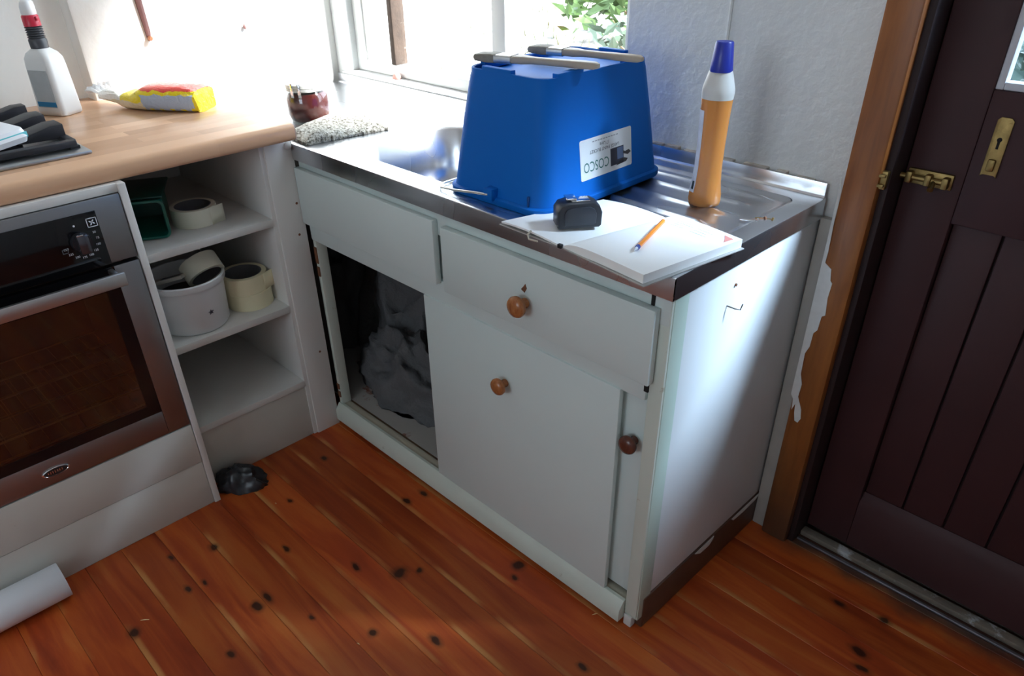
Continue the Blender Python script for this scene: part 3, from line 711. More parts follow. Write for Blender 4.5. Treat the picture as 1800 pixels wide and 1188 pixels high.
bm = B(); [box(bm, -.01, .045, y-.0012, y+.0012, .0100, .0106) for y in (-.008, -.003, .002, .007)]; obj('slots', bm, M_CORE, o, smooth=0, world=False)
# green tub lying on its side
M_GREEN = P('green_plastic', (.005, .115, .080), .3, var=.1); M_GREEND = P('dark_green_plastic', (.003, .06, .045), .35)
t = thing('green_tub', 'dark green plastic tub on its side on the top shelf', 'tub', (-.190, -.352, .718), (0, 0, math.radians(-28))); t.scale = (1.1, 1.12, 1.08)
bm = B()
def rl(hy, hz, r, x, zc): return [(x, a, zc+b_) for a, b_ in rrect(hy, hz, r, 5)]
loft(bm, [rl(.052, .040, .012, .070, .047), rl(.057, .045, .015, .070, .047), rl(.057, .045, .015, .062, .047), rl(.050, .042, .012, .060, .046), rl(.042, .036, .012, -.085, .045), rl(.036, .03, .010, -.083, .045), rl(.048, .037, .01, .060, .047), rl(.052, .040, .012, .070, .047)], cap0=False, cap1=False)
obj('body', bm, M_GREEN, t, smooth=40, world=False)
bm = B(); loft(bm, [rl(.035, .029, .01, -.06, .045), rl(.035, .029, .01, -.055, .045)]); obj('inner_base', bm, M_GREEND, t, world=False)
bm = B(); box(bm, -.10, .05, -.048, .055, .0885, .0945, bev=.003); obj('lid', bm, M_GREEND, t, world=False)

# ------------------------------------------------------------------ hob and things on the worktop
HB = thing('gas_hob', 'steel gas hob with black cast iron pan supports', 'hob', (-.33, -.76, HW))
bx('tray', M_HOBSTEEL, HB, -.60, -.070, -1.05, -.458, HW, HW+.008, bev=.003)
M_IRON = P('cast_iron', (.018, .018, .022), .45, var=.3, vscale=30, bump=.2, bscale=120)
for yc in (-.605, -.90):
    bm = B()
    for x in (-.118, -.545): box(bm, x-.012, x+.012, yc-.132, yc+.132, HW+.012, HW+.026, bev=.003)
    for y in (yc-.126, yc+.126): box(bm, -.545, -.118, y-.009, y+.009, HW+.012, HW+.026, bev=.003)
    for x in (-.118, -.545):
        for y in (yc-.126, yc+.126): box(bm, x-.010, x+.010, y-.010, y+.010, HW+.006, HW+.014)
    fr = obj('pan_support', bm, M_IRON, HB)
    for x in (-.20, -.33, -.46):
        for s in (1, -1):
            bm = B(); prism(bm, [(yc+s*.131, HW+.020), (yc+s*.131, HW+.050), (yc+s*.105, HW+.050), (yc+s*.035, HW+.034), (yc+s*.030, HW+.022)], x-.030 if x > -.4 else x-.02, x+.030 if x > -.4 else x+.02, axis='x', bev=.002); obj('finger', bm, M_IRON, fr)
for x in (-.20, -.45):
    for y in (-.605, -.90):
        bm = B(); lathe(bm, [(.001, HW+.008), (.045, HW+.008), (.045, HW+.016), (.036, HW+.020), (.001, HW+.021)], 24, Matrix.Translation((x, y, 0)), closed_ends=False); obj('burner', bm, M_IRON, HB)
t = thing('wipes_packet', 'white and teal packet lying on the hob pan support', 'packet', (-.205, -.618, HW+.0335), (math.radians(4), math.radians(3), math.radians(18)))
bm = B(); loft(bm, [[(x, y, 0) for x, y in rrect(.072, .045, .012)], [(x, y, .012) for x, y in rrect(.076, .049, .014)], [(x, y, .028) for x, y in rrect(.070, .044, .014)], [(x, y, .032) for x, y in rrect(.058, .034, .012)]])
obj('wrapper', bm, P('white_wrapper', (.80, .81, .84), .3, var=.06, vscale=20), t, world=False)
bm = B(); box(bm, .0715, .0735, -.03, .045, .009, .021, bev=.0005); box(bm, -.02, .045, -.030, -.012, .0318, .0326); obj('teal_band', bm, P('teal_print', (.10, .50, .55), .35), t, world=False)
bm = B(); box(bm, -.05, -.028, -.03, .03, .0318, .0326); obj('pink_band', bm, P('pink_print', (.75, .5, .6), .35), t, world=False)

# spray bottle
t = thing('spray_bottle', 'white cleaner bottle with black ribbed neck and red collar', 'bottle', (-.535, -.375, HW), (0, 0, math.radians(28)))
bm = B(); L = []
for hx, hy, r, z in ((.040, .030, .010, 0), (.044, .034, .012, .003), (.0445, .0345, .012, .012), (.043, .033, .011, .06), (.041, .031, .011, .120), (.040, .030, .012, .138), (.034, .026, .013, .150), (.020, .019, .014, .160), (.017, .017, .015, .163)):
    L.append([(x, y, z) for x, y in rrect(hx, hy, r, 6)])
loft(bm, L); obj('body', bm, P('white_bottle_plastic', (.82, .82, .80), .35), t, smooth=50, world=False)
bm = B(); prism(bm, [(-.030, .022), (.030, .022), (.029, .112), (-.029, .112)], -.0352, -.0338, axis='y'); obj('label', bm, P('grey_bottle_label', (.42, .45, .46), .5, var=.12, vscale=40), t, smooth=0, world=False)
bm = B(); prism(bm, [(-.030, .024), (.030, .024), (.030, .036), (-.030, .036)], -.0358, -.0350, axis='y'); obj('label_band', bm, P('blue_label_band', (.02, .20, .42), .5), t, smooth=0, world=False)
bm = B(); pr = [(.016, .160), (.021, .161), (.0215, .180), (.019, .184)]
for i in range(5): z = .184+i*.0055; pr += [(.0165, z), (.0205, z+.0018), (.0205, z+.0035), (.0165, z+.0052)]
pr += [(.014, .213)]
lathe(bm, pr, 32); obj('ribbed_neck', bm, P('dark_neck_plastic', (.05, .052, .06), .4), t, smooth=40, world=False)
bm = B(); lathe(bm, [(.014, .211), (.020, .212), (.0195, .234), (.017, .237)], 28); box(bm, .014, .024, -.005, .005, .224, .234, bev=.002); obj('collar', bm, P('red_plastic', (.55, .02, .05), .35), t, smooth=40, world=False)
bm = B(); L = [[(x+dx, y, z) for x, y in rrect(hx, hy, r, 6)] for hx, hy, r, z, dx in ((.014, .014, .012, .235, 0), (.0165, .0155, .012, .240, 0), (.0165, .015, .012, .256, .001), (.014, .0135, .011, .266, .003), (.008, .008, .007, .271, .004))]
loft(bm, L); obj('cap', bm, P('white_cap', (.88, .88, .88), .3), t, smooth=60, world=False)

# crinkled packet
def packet_mat():
    k = NT('printed_film'); b = k.b; b.inputs['Roughness'].default_value = .18
    o = k.n('ShaderNodeTexCoord').outputs['Object']; s = k.n('ShaderNodeSeparateXYZ'); k.l(o, s.inputs[0])
    nz = k.noise(o, 30, 3)
    z = k.math('ADD', s.outputs['Z'], k.math('MULTIPLY_ADD', nz, .020, -.010)); x = k.math('ADD', s.outputs['X'], k.math('MULTIPLY_ADD', nz, .03, -.015))
    yel, blu, red, wht = (.85, .68, .02), (.42, .50, .62), (.75, .08, .06), (.85, .84, .78)
    blue = k.math('MULTIPLY', k.math('MULTIPLY', k.math('LESS_THAN', z, .049), k.math('GREATER_THAN', x, -.02)), k.math('LESS_THAN', x, .142))
    base = k.mix(blue, yel, blu)
    low = k.math('LESS_THAN', z, .012); dots = k.math('GREATER_THAN', k.math('SINE', k.math('MULTIPLY', x, 190.0)), .25)
    base = k.mix(k.math('MULTIPLY', low, dots), base, yel)
    redm = k.math('MULTIPLY', k.math('GREATER_THAN', z, .059), k.math('GREATER_THAN', x, -.045))
    base = k.mix(redm, base, red)
    base = k.mix(k.math('LESS_THAN', x, -.105), base, wht)
    base = k.mix(k.math('MULTIPLY', k.math('LESS_THAN', x, -.02), k.math('LESS_THAN', z, .026)), base, (.70, .60, .40))
    k.l(base, b.inputs['Base Color']); k.bump(k.noise(o, 45, 3, .5, 1.5), .5, .006); return k.m
t = thing('plastic_packet', 'crinkled yellow and silver plastic packet on the worktop', 'packet', (-.395, -.165, HW), (0, 0, math.radians(34))); t.scale = (.92, .95, .92)
bm = B(); L = []
for i, (x, hy, h) in enumerate(((-.172, .036, .022), (-.150, .030, .036), (-.128, .024, .040), (-.112, .030, .034), (-.090, .040, .046), (-.065, .046, .044), (-.040, .054, .058), (-.015, .058, .068), (.02, .060, .070), (.06, .060, .071), (.10, .058, .070), (.132, .056, .067), (.146, .050, .060), (.152, .045, .012))):
    ring = []
    for j in range(28):
        a = 2*PI*j/28; c, s_ = math.cos(a), math.sin(a)
        yy = hy*math.copysign(abs(c)**.55, c); zz = h/2+h/2*math.copysign(abs(s_)**.55, s_)
        lift = max(0, (-.10-x))*.35
        am = 1.6 if x < -.03 else .8; d = am*(.006*noise.noise(Vector((x*45, a*2.3, 1.7)))+.004*noise.noise(Vector((x*90, a*5, 4))))
        ring.append((x+d, yy*(1+d*9), max(0.0005, zz*(1+d*8))+lift))
    L.append(ring)
loft(bm, L); obj('film', bm, packet_mat(), t, smooth=28, world=False)
bm = B(); pv = None
for i in range(15):
    y = -.042+.006*i; w1 = .010*math.sin(i*1.9)
    c = (bm.verts.new((-.165, y*.75, .036+w1*.6)), bm.verts.new((-.185, y*1.05, .052+w1)), bm.verts.new((-.202, y*1.15, .054-w1)))
    if pv: bm.faces.new((pv[0], c[0], c[1], pv[1])); bm.faces.new((pv[1], c[1], c[2], pv[2]))
    pv = c
o = obj('torn_end', bm, P('clear_film', (.85, .86, .86), .15, Alpha=.55), t, world=False); o.modifiers.new('thick', 'SOLIDIFY').thickness = .0008

# hanging things on the left wall
bm = B(); prism(bm, [(-.088, 1.30), (-.066, 1.30), (-.060, 1.118), (-.064, 1.100), (-.070, 1.094), (-.074, 1.102)], -.619, -.613, axis='x', bev=.0015)
o = tag(obj('leather_strap', bm, P('dark_brown_leather', (.10, .035, .028), .5, var=.3, vscale=40)), 'dark brown strap hanging on the bright left wall', 'strap')
bm = B(); lathe(bm, [(.006, 0), (.007, .008), (.004, .014)], 12, face_mat(-.613, -.068, 1.103)); c_ = obj('strap_stud', bm, P('copper_stud', (.45, .18, .09), .4, .6), o)
t = thing('pull_cord', 'thin pull cord with a small brown knob on the left wall', 'cord', (-.612, .229, 1.10))
bm = B(); tube(bm, [(-.612, .232, 1.9), (-.612, .232, 1.2), (-.612, .229, 1.11)], .0015, 6); obj('cord', bm, P('cord_string', (.55, .5, .5), .7), t)
bm = B(); lathe(bm, [(.001, 0), (.005, .003), (.006, .009), (.003, .015)], 12, Matrix.Translation((-.612, .229, 1.096))); obj('toggle', bm, P('brown_toggle', (.20, .10, .09), .5), t)

# ------------------------------------------------------------------ things on the sink
t = thing('preserve_jar', 'glass clip jar of dark red preserve behind the cloth', 'jar', (-.205, .172, HS)); t.scale = (1.1, 1.1, 1.06)
bm = B(); lathe(bm, [(.001, 0), (.045, 0), (.052, .006), (.055, .02), (.055, .062), (.050, .074), (.045, .080), (.045, .092)], 40, closed_ends=False); obj('glass', bm, glass_mat('jar_clear_glass', 0, (.92, .94, .94), f0=.06), t, smooth=50, world=False)
bm = B(); lathe(bm, [(.001, .004), (.047, .004), (.0525, .02), (.0525, .06), (.047, .073), (.001, .074)], 40, closed_ends=False); obj('contents', bm, P('red_preserve', (.060, .007, .005), .2, var=.5, vscale=30), t, smooth=50, world=False)
bm = B(); lathe(bm, [(.044, .078), (.050, .079), (.051, .084), (.048, .086), (.051, .088), (.051, .096), (.047, .099), (.001, .101)], 40, closed_ends=False); obj('lid', bm, P('pale_lid', (.72, .72, .66), .3, var=.08, vscale=60), t, smooth=30, world=False)
for a in (-1.25, -.85):
    bm = B(); box(bm, .049, .0535, -.004, .004, .066, .101, bev=.001, mat=Matrix.Rotation(a, 4, 'Z')); obj('clip', bm, M_CHROME, t, world=False)
# cloth
def cloth_mat():
    k = NT('speckled_cloth'); b = k.b; b.inputs['Roughness'].default_value = .95
    v = k.pos(); c = k.ramp(k.noise(v, 150, 4, .7), [(.40, (.10, .09, .065)), (.49, (.36, .34, .29)), (.62, (.56, .54, .48))])
    k.l(c, b.inputs['Base Color']); k.bump(k.noise(v, 260, 3), .8, .004); return k.m
bm = B(); N = 44
q00, q10, q11, q01 = Vector((-.085, .022)), Vector((.030, .014)), Vector((.058, .255)), Vector((-.205, .265))
def clothz(u, v):
    e = min(u, 1-u, v, 1-v); t_ = min(1, e/.08)
    h = .010+.026*max(0, noise.noise(Vector((u*2.2+3, v*2.4, .3))))+.010*abs(noise.noise(Vector((u*5, v*5, 2))))+.012*math.exp(-((u-.35)/.35)**2-((v-.45)/.4)**2)
    return h*(.55+.45*t_)
gt, gb = [], []
for j in range(N+1):
    rt_, rb_ = [], []
    for i in range(N+1):
        u, v = i/N, j/N
        p = (q00*(1-u)+q10*u)*(1-v)+(q01*(1-u)+q11*u)*v
        if i in (0, N) or j in (0, N): p = p+Vector((noise.noise(Vector((u*30, v*30, 0))), noise.noise(Vector((u*30, v*30, 5)))))*.006
        rt_.append(bm.verts.new((p.x, p.y, HS+clothz(u, v)+.0012*noise.noise(Vector((u*60, v*60, 9)))))); rb_.append(bm.verts.new((p.x, p.y, HS+.0006)))
    gt.append(rt_); gb.append(rb_)
for j in range(N):
    for i in range(N):
        bm.faces.new((gt[j][i], gt[j][i+1], gt[j+1][i+1], gt[j+1][i])); bm.faces.new((gb[j][i], gb[j+1][i], gb[j+1][i+1], gb[j][i+1]))
for i in range(N):
    bm.faces.new((gb[0][i], gb[0][i+1], gt[0][i+1], gt[0][i])); bm.faces.new((gt[N][i], gt[N][i+1], gb[N][i+1], gb[N][i]))
    bm.faces.new((gt[i][0], gt[i+1][0], gb[i+1][0], gb[i][0])); bm.faces.new((gb[i][N], gb[i+1][N], gt[i+1][N], gt[i][N]))
tag(obj('dish_cloth', bm, cloth_mat(), smooth=60), 'speckled beige cloth folded on the sink edge by the worktop', 'cloth')

# upturned blue bucket
M_BLUE = P('blue_bucket_plastic', (.0006, .125, .50), .58, spec=.18, var=.05, vscale=10, dirt=(.12, .30, .62), dscale=70, dthr=.80)
BC = (.690, .243)
t = thing('paint_bucket', 'upturned blue rectangular paint bucket standing over the sink', 'bucket', (BC[0], BC[1], HS+.0005), (0, 0, math.radians(1.0)))
bm = B(); L = []
for hx, hy, r, z in ((.133, .192, .036, .006), (.135, .194, .038, .0), (.143, .204, .045, .0), (.145, .206, .046, .004), (.145, .206, .046, .013), (.142, .203, .043, .015), (.1375, .1985, .040, .016), (.1365, .1975, .040, .022),
                     (.123, .181, .038, .14), (.1115, .167, .036, .228), (.1095, .1645, .035, .236)):
    L.append([(x, y, z) for x, y in rrect(hx, hy, r, 9)])
def foot(hx, hy, r, z, zlow):
    pts = rrect(hx, hy, r, 9); n = len(pts); out = []
    for i, (x, y) in enumerate(pts):
        on = not ((abs(y) < .05) or (abs(x) < .035)) or False
        out.append((x, y, z if on else zlow))
    return out
L.append([(x, y, .245) for x, y in rrect(.1085, .1635, .034, 9)])
L.append([(x, y, .246) for x, y in rrect(.1065, .1615, .033, 9)])
L.append([(x, y, .244) for x, y in rrect(.1035, .1585, .030, 9)])
L.append([(x, y, .234) for x, y in rrect(.1015, .1565, .030, 9)])
loft(bm, L, cap0=False, cap1=True); BK = obj('body', bm, M_BLUE, t, smooth=40, world=False)
for x0_, x1_, y0_, y1_ in ((.094, .1085, -.13, -.055), (.094, .1085, .075, .13), (-.1085, -.094, -.12, -.04), (-.06, .02, -.1635, -.150), (-.02, .05, .150, .1635)):
    bm = B(); box(bm, x0_, x1_, y0_, y1_, .236, .252, bev=.002); obj('foot_rib', bm, M_BLUE, t, world=False)
for s in (-1, 1):
    bm = B(); box(bm, -.012, .012, s*.203-.012, s*.203+.012, .010, .034, bev=.002); obj('handle_lug', bm, M_BLUE, t, world=False)
bm = B(); box(bm, .095, .100, -.2000, -.192, .014, .036, bev=.001); obj('corner_slot', bm, P('dark_blue', (.003, .05, .2), .4), t, world=False)
pts = [(0, -.213, .022), (-.04, -.214, .018), (-.10, -.216, .010), (-.145, -.214, .006), (-.160, -.203, .005), (-.166, -.185, .004), (-.168, -.12, .0035), (-.168, .12, .0035), (-.166, .185, .004), (-.155, .207, .006), (-.10, .214, .010), (0, .213, .022)]
bm = B(); tube(bm, pts, .0028, 8); obj('bail_handle', bm, M_WIRE, t, smooth=60, world=False)
# label on the sloping long side, upside down because the bucket is upturned
nrm = math.atan2(.1365-.1115, .228-.022)
zc = .084; xs = .1365-(zc-.022)*math.tan(nrm)
LM = Matrix.Translation((xs+.0006, .002, zc)) @ Matrix.Rotation(-nrm, 4, 'Y') @ Matrix(((0, 0, 1, 0), (1, 0, 0, 0), (0, 1, 0, 0), (0, 0, 0, 1))) @ Matrix.Rotation(PI, 4, 'Z')
bm = B(); prism(bm, rrect(.084, .0395, .004, 3), 0, .0004, mat=LM); lb = obj('label', bm, P('paper_label', (.78, .78, .78), .55, var=.02), t, smooth=0, world=False)
def lab(name, col, fn, rough=.5):
    bm = B(); fn(bm); return obj(name, bm, P(name+'_ink', col, rough), lb, smooth=0, world=False)
up_ = Matrix.Translation((0, 0, .0007))
lab('label_lines', (.05, .05, .055), lambda b: (text_bm(b, 'LARGE PAINT BUCKET', .0095, LM @ up_ @ Matrix.Translation((.006, -.0125, 0))), text_bm(b, '17 Litre', .010, LM @ up_ @ Matrix.Translation((.006, -.0225, 0)))))
lab('label_small_print', (.35, .35, .36), lambda b: [box(b, x, x+.006, -.0325, -.0305, .0007, .0009, mat=LM) for x in [(-.038+.0085*i) for i in range(10)]])
def logo(b):
    text_bm(b, 'COSCO', .0235, LM @ up_ @ Matrix.Translation((.034, .0145, 0)) @ Matrix.Diagonal((1, 1.2, 1, 1)))
lab('label_logo', (.05, .17, .14), logo)
lab('label_picture', (.03, .03, .045), lambda b: box(b, -.056, -.012, -.006, .029, .0007, .0009, mat=LM))
lab('label_picture_tone', (.10, .14, .24), lambda b: box(b, -.054, -.034, -.004, .019, .0010, .0012, mat=LM))
lab('label_brushes', (.06, .05, .045), lambda b: (prism(b, [(-.052, .004), (-.062, .008), (-.074, .006), (-.081, .012), (-.070, .016), (-.054, .011)], .0007, .0009, mat=LM), prism(b, [(-.046, .022), (-.058, .020), (-.070, .024), (-.064, .029), (-.030, .031)], .0007, .0009, mat=LM)))

# two paint brushes on top of the bucket
M_BRHAND = P('weathered_brush_wood', (.42, .35, .27), .55, var=.15, vscale=20); M_BRIST = P('pale_bristles', (.27, .245, .20), .8, var=.4, vscale=80, bump=.6, bscale=200)
M_FERR = P('tin_ferrule', (.72, .73, .72), .3, .9)
def brush(label, tip, end, zt, tilt=0):
    d = Vector(end)-Vector(tip); L_ = d.length
    t = thing('paint_brush', label, 'brush', (tip[0], tip[1], zt), (0, tilt, math.atan2(d.y, d.x)), group='brushes on the bucket')
    bm = B(); rings = []
    for x, hy, hz in ((0, .015, .003), (.004, .018, .006), (.03, .0185, .008), (.052, .0175, .008)): rings.append([(x, a, .010+b_) for a, b_ in rrect(hy, hz, .0028, 3)])
    loft(bm, rings); obj('bristles', bm, M_BRIST, t, smooth=40, world=False)
    bm = B(); rings = [[(x, a, .010+b_) for a, b_ in rrect(hy, hz, .004, 3)] for x, hy, hz in ((.048, .0185, .0078), (.085, .018, .0078))]
    loft(bm, rings); obj('ferrule', bm, M_FERR, t, smooth=40, world=False)
    bm = B(); rings = [[(x, a, .010+b_) for a, b_ in rrect(hy, hz, .004, 3)] for x, hy, hz in ((.084, .0165, .0065), (.105, .0145, .007), (.125, .0095, .0062), (.16, .009, .006), (L_-.03, .0112, .0065), (L_-.008, .0105, .006), (L_, .006, .004))]
    loft(bm, rings); obj('handle', bm, M_BRHAND, t, smooth=50, world=False)
brush('pale wooden paint brush nearest the camera on the blue bucket', (.585, .112), (.838, .186), HS+.251)
brush('pale wooden paint brush farther back on the blue bucket', (.603, .250), (.856, .296), HS+.251)

# bottle of orange cleaner
t = thing('cleaner_bottle', 'slim bottle of orange liquid cleaner with blue cap on the drainer', 'bottle', (1.000, .345, HS-.004), (0, 0, math.radians(20)))
prof = [(.001, 0), (.026, 0), (.031, .003), (.0325, .010), (.032, .024), (.0285, .045), (.0265, .075), (.0265, .120), (.0275, .170), (.0295, .206)]
def liquid():
    k = NT('orange_liquid_plastic'); b = k.b; b.inputs['Roughness'].default_value = .25
    b.inputs['Base Color'].default_value = (.62, .24, .06, 1); b.inputs['Subsurface Weight'].default_value = .25; b.inputs['Subsurface Radius'].default_value = (.05, .02, .005); b.inputs['Subsurface Scale'].default_value = .5
    return k.m
bm = B(); lathe(bm, prof+[(.001, .206)], 40, sx=1.0, sy=.86, closed_ends=False); obj('body', bm, liquid(), t, smooth=50, world=False)
bm = B(); lathe(bm, [(.0295, .2061), (.0305, .216), (.0303, .223), (.0285, .231), (.0225, .252), (.020, .258), (.001, .258)], 40, sy=.86, closed_ends=False); obj('shoulder', bm, P('milky_plastic', (.58, .56, .52), .35), t, smooth=50, world=False)
bm = B(); lathe(bm, [(.0208, .254), (.0212, .257), (.0165, .303), (.0150, .305), (.001, .305)], 32, closed_ends=False); obj('cap', bm, P('dark_blue_cap', (.015, .03, .30), .35), t, smooth=40, world=False)
bm = B(); rows = []
for z, r in ((.028, .0318), (.045, .0289), (.075, .0269), (.120, .0269), (.160, .0278), (.186, .0292)):
    rows.append([bm.verts.new(((r+.0004)*math.cos(a), (r+.0004)*.86*math.sin(a), z)) for a in [math.radians(108+i*9) for i in range(15)]])
for a, b_ in zip(rows, rows[1:]):
    for i in range(14): bm.faces.new((a[i], a[i+1], b_[i+1], b_[i]))
lb2 = obj('label', bm, P('pale_printed_label', (.66, .66, .72), .4, var=.25, vscale=60), t, smooth=60, world=False)
bm = B(); rows = [[bm.verts.new(((r+.0010)*math.cos(a), (r+.0010)*.86*math.sin(a), z)) for a in [math.radians(214+i*3.5) for i in range(5)]] for z, r in ((.034, .0306), (.050, .0285))]
for i in range(4): bm.faces.new((rows[0][i], rows[0][i+1], rows[1][i+1], rows[1][i]))
obj('label_mark', bm, P('dark_label_print', (.03, .04, .04), .5), lb2, smooth=0, world=False)

# open notebook
M_PAPER = P('notebook_paper', (.88, .88, .86), .7, var=.03, vscale=10)
NB = thing('notebook', 'open notebook lying over the front edge of the sink', 'notebook', (.97, .08, HS+.001))
def quad_sheet(bm, p00, p10, p11, p01, zf, th, n=16, m=10):
    T, Bt = [], []
    for j in range(m+1):
        r1, r2 = [], []
        for i in range(n+1):
            u, v = i/n, j/m
            p = (Vector(p00)*(1-u)+Vector(p10)*u)*(1-v)+(Vector(p01)*(1-u)+Vector(p11)*u)*v
            z = zf(u, v); r1.append(bm.verts.new((p.x, p.y, z))); r2.append(bm.verts.new((p.x, p.y, z-th(u, v))))
        T.append(r1); Bt.append(r2)
    for j in range(m):
        for i in range(n):
            bm.faces.new((T[j][i], T[j][i+1], T[j+1][i+1], T[j+1][i])); bm.faces.new((Bt[j][i], Bt[j+1][i], Bt[j+1][i+1], Bt[j][i+1]))
    for i in range(n): bm.faces.new((Bt[0][i], Bt[0][i+1], T[0][i+1], T[0][i])); bm.faces.new((T[m][i], T[m][i+1], Bt[m][i+1], Bt[m][i]))
    for j in range(m): bm.faces.new((T[j][0], T[j+1][0], Bt[j+1][0], Bt[j][0])); bm.faces.new((Bt[j][n], Bt[j+1][n], T[j+1][n], T[j][n]))
zl = lambda u, v: HS+.0045+.0055*math.sin(PI*min(1, u*1.1))*.6+.004*u*(1-v)*.0
bm = B(); quad_sheet(bm, (.792, -.028), (.952, -.032), (1.003, .212), (.855, .200), lambda u, v: HS+.0048+.0075*math.sin(PI*(.15+.8*u))*.9-.003*u, lambda u, v: .0035)
obj('left_pages', bm, M_PAPER, NB, smooth=40)
bm = B(); quad_sheet(bm, (.952, -.032), (1.146, -.056), (1.182, .182), (1.003, .212), lambda u, v: HS+.0058+.015*(1-math.exp(-u*7))*(1-.10*u)-.001, lambda u, v: .0035+.012*min(1, u*6))
obj('right_pages', bm, M_PAPER, NB, smooth=40)
M_COVER = P('notebook_cover', (.45, .44, .42), .5, var=.1)
bm = B(); quad_sheet(bm, (.952, -.034), (1.152, -.062), (1.187, .184), (1.003, .214), lambda u, v: HS+.0022, lambda u, v: .0018, 4, 4); obj('back_cover', bm, M_COVER, NB)
bm = B(); quad_sheet(bm, (.788, -.030), (.952, -.034), (1.003, .214), (.852, .203), lambda u, v: HS+.0022, lambda u, v: .0018, 4, 4); obj('front_cover', bm, M_COVER, NB)
bm = B(); tube(bm, [(.876, -.033, HS+.013), (.873, -.040, HS+.007), (.882, -.046, HS+.002), (.90, -.042, HS+.0015)], .0018, 6); obj('ribbon_end', bm, P('beige_ribbon', (.45, .40, .32), .8), NB)
bm = B(); box(bm, .944, .953, -.038, -.031, HS+.0005, HS+.008, bev=.001); obj('spine_tab', bm, M_BLACK, NB)
bm = B()
def nline(u0, u1, v): # faint ruled / written lines on the right page
    a, b_ = Vector((.952, -.032)), Vector((1.146, -.056)); c_, d_ = Vector((1.182, .182)), Vector((1.003, .212))
    for q in range(6):
        ua, ub = u0+(u1-u0)*q/6, u0+(u1-u0)*(q+.8)/6
        f = lambda u, v_: (a*(1-u)+b_*u)*(1-v_)+(d_*(1-u)+c_*u)*v_
        z = lambda u: HS+.0058+.015*(1-math.exp(-u*7))*(1-.10*u)-.001+.0004
        p = [f(ua, v), f(ub, v), f(ub, v+.006), f(ua, v+.006)]
        bm.faces.new([bm.verts.new((p_.x, p_.y, z(uu))) for p_, uu in zip(p, (ua, ub, ub, ua))])
for i in range(5): nline(.30, .30+.12+.05*(i % 3), .95-.035*i)
for i in range(4): nline(.55, .72+.04*(i % 2), .93-.04*i)
obj('pencil_notes', bm, P('pale_pencil', (.55, .55, .58), .8), NB, smooth=0)
bm = B(); quad_sheet(bm, (1.160, .160), (1.166, .146), (1.171, .170), (1.150, .176), lambda u, v: HS+.0190, lambda u, v: .0003, 2, 2); obj('red_corner', bm, P('red_print', (.65, .25, .22), .7), NB, smooth=0)

# tape measure
t = thing('tape_measure', 'black tape measure with a chrome belt clip standing on the notebook', 'tape measure', (.914, .050, HS+.0118), (0, 0, math.radians(55))); t.scale = (1.15, 1.08, .93)
out = [(-.034, .0), (.032, .0), (.036, .004), (.037, .030), (.032, .044), (.022, .051), (-.018, .051), (-.030, .047), (-.036, .036), (-.036, .004)]
bm = B(); prism(bm, out, -.021, .021, axis='y', bev=.004); obj('case', bm, P('charcoal_case', (.022, .026, .034), .38, var=.1), t, smooth=40, world=False)
out2 = [(x*.72, .026+(z-.026)*.72) for x, z in out]
bm = B(); prism(bm, out2, -.0235, .0235, axis='y', bev=.002); obj('side_plate', bm, P('dark_plate', (.035, .042, .055), .3), t, smooth=40, world=False)
bm = B(); box(bm, -.012, .018, -.012, .012, .0508, .0535, bev=.001); box(bm, -.020, -.004, -.010, .016, .0535, .0575, bev=.001); obj('belt_clip', bm, M_CHROME, t, world=False)
bm = B(); box(bm, .034, .0395, -.008, .008, .0, .010, bev=.001); obj('blade_hook', bm, M_CHROME, t, world=False)
# pen
t = thing('ballpoint_pen', 'orange ballpoint pen with blue end on the notebook page', 'pen', (1.082, .006, HS+.0240), (0, 0, math.atan2(.143, -.044)))
bm = B(); lathe(bm, [(.0036, .014), (.0040, .016), (.0040, .148), (.0034, .149)], 6, Matrix.Rotation(PI/2, 4, 'Y')); obj('barrel', bm, P('orange_plastic', (.90, .27, .03), .3), t, smooth=0, world=False)
bm = B(); lathe(bm, [(.0032, .006), (.0043, .008), (.0043, .0145), (.0036, .015)], 14, Matrix.Rotation(PI/2, 4, 'Y')); obj('plug', bm, P('blue_plug', (.02, .05, .30), .35), t, world=False)
bm = B(); lathe(bm, [(.0006, -.004), (.0018, .0), (.0030, .006)], 12, Matrix.Rotation(PI/2, 4, 'Y')); obj('tip', bm, P('pale_tip', (.75, .78, .85), .3), t, world=False)
# small rusty screws on the drainer
for i, (x, y, a, m_) in enumerate(((1.118, .322, .5, M_CHROME), (1.128, .334, .9, M_RUST), (1.136, .347, .3, M_BRASS))):
    bm = B(); mt = Matrix.Translation((x, y, HS-.002)) @ Matrix.Rotation(a, 4, 'Z') @ Matrix.Rotation(PI/2, 4, 'Y')
    lathe(bm, [(.001, -.018), (.0026, -.012), (.0030, .012), (.006, .014), (.006, .017)], 10, mt)
    tag(obj('screw', bm, m_), ('shiny screw at the near end of the screws on the drainer', 'rusty middle screw lying on the drainer', 'brass screw nearest the wall on the drainer')[i], 'screw', 'loose screws on the drainer')

# small stone on the window sill
bm = B(); crumple(bm, .016, .012, .016, 4.4, 3, .12, 1.2, Matrix.Translation((-.335, .588, .935))); tag(obj('pebble', bm, P('pink_stone', (.45, .24, .20), .7, var=.2, vscale=60), smooth=60), 'small pink stone on the window sill beside the rotten stile', 'stone')

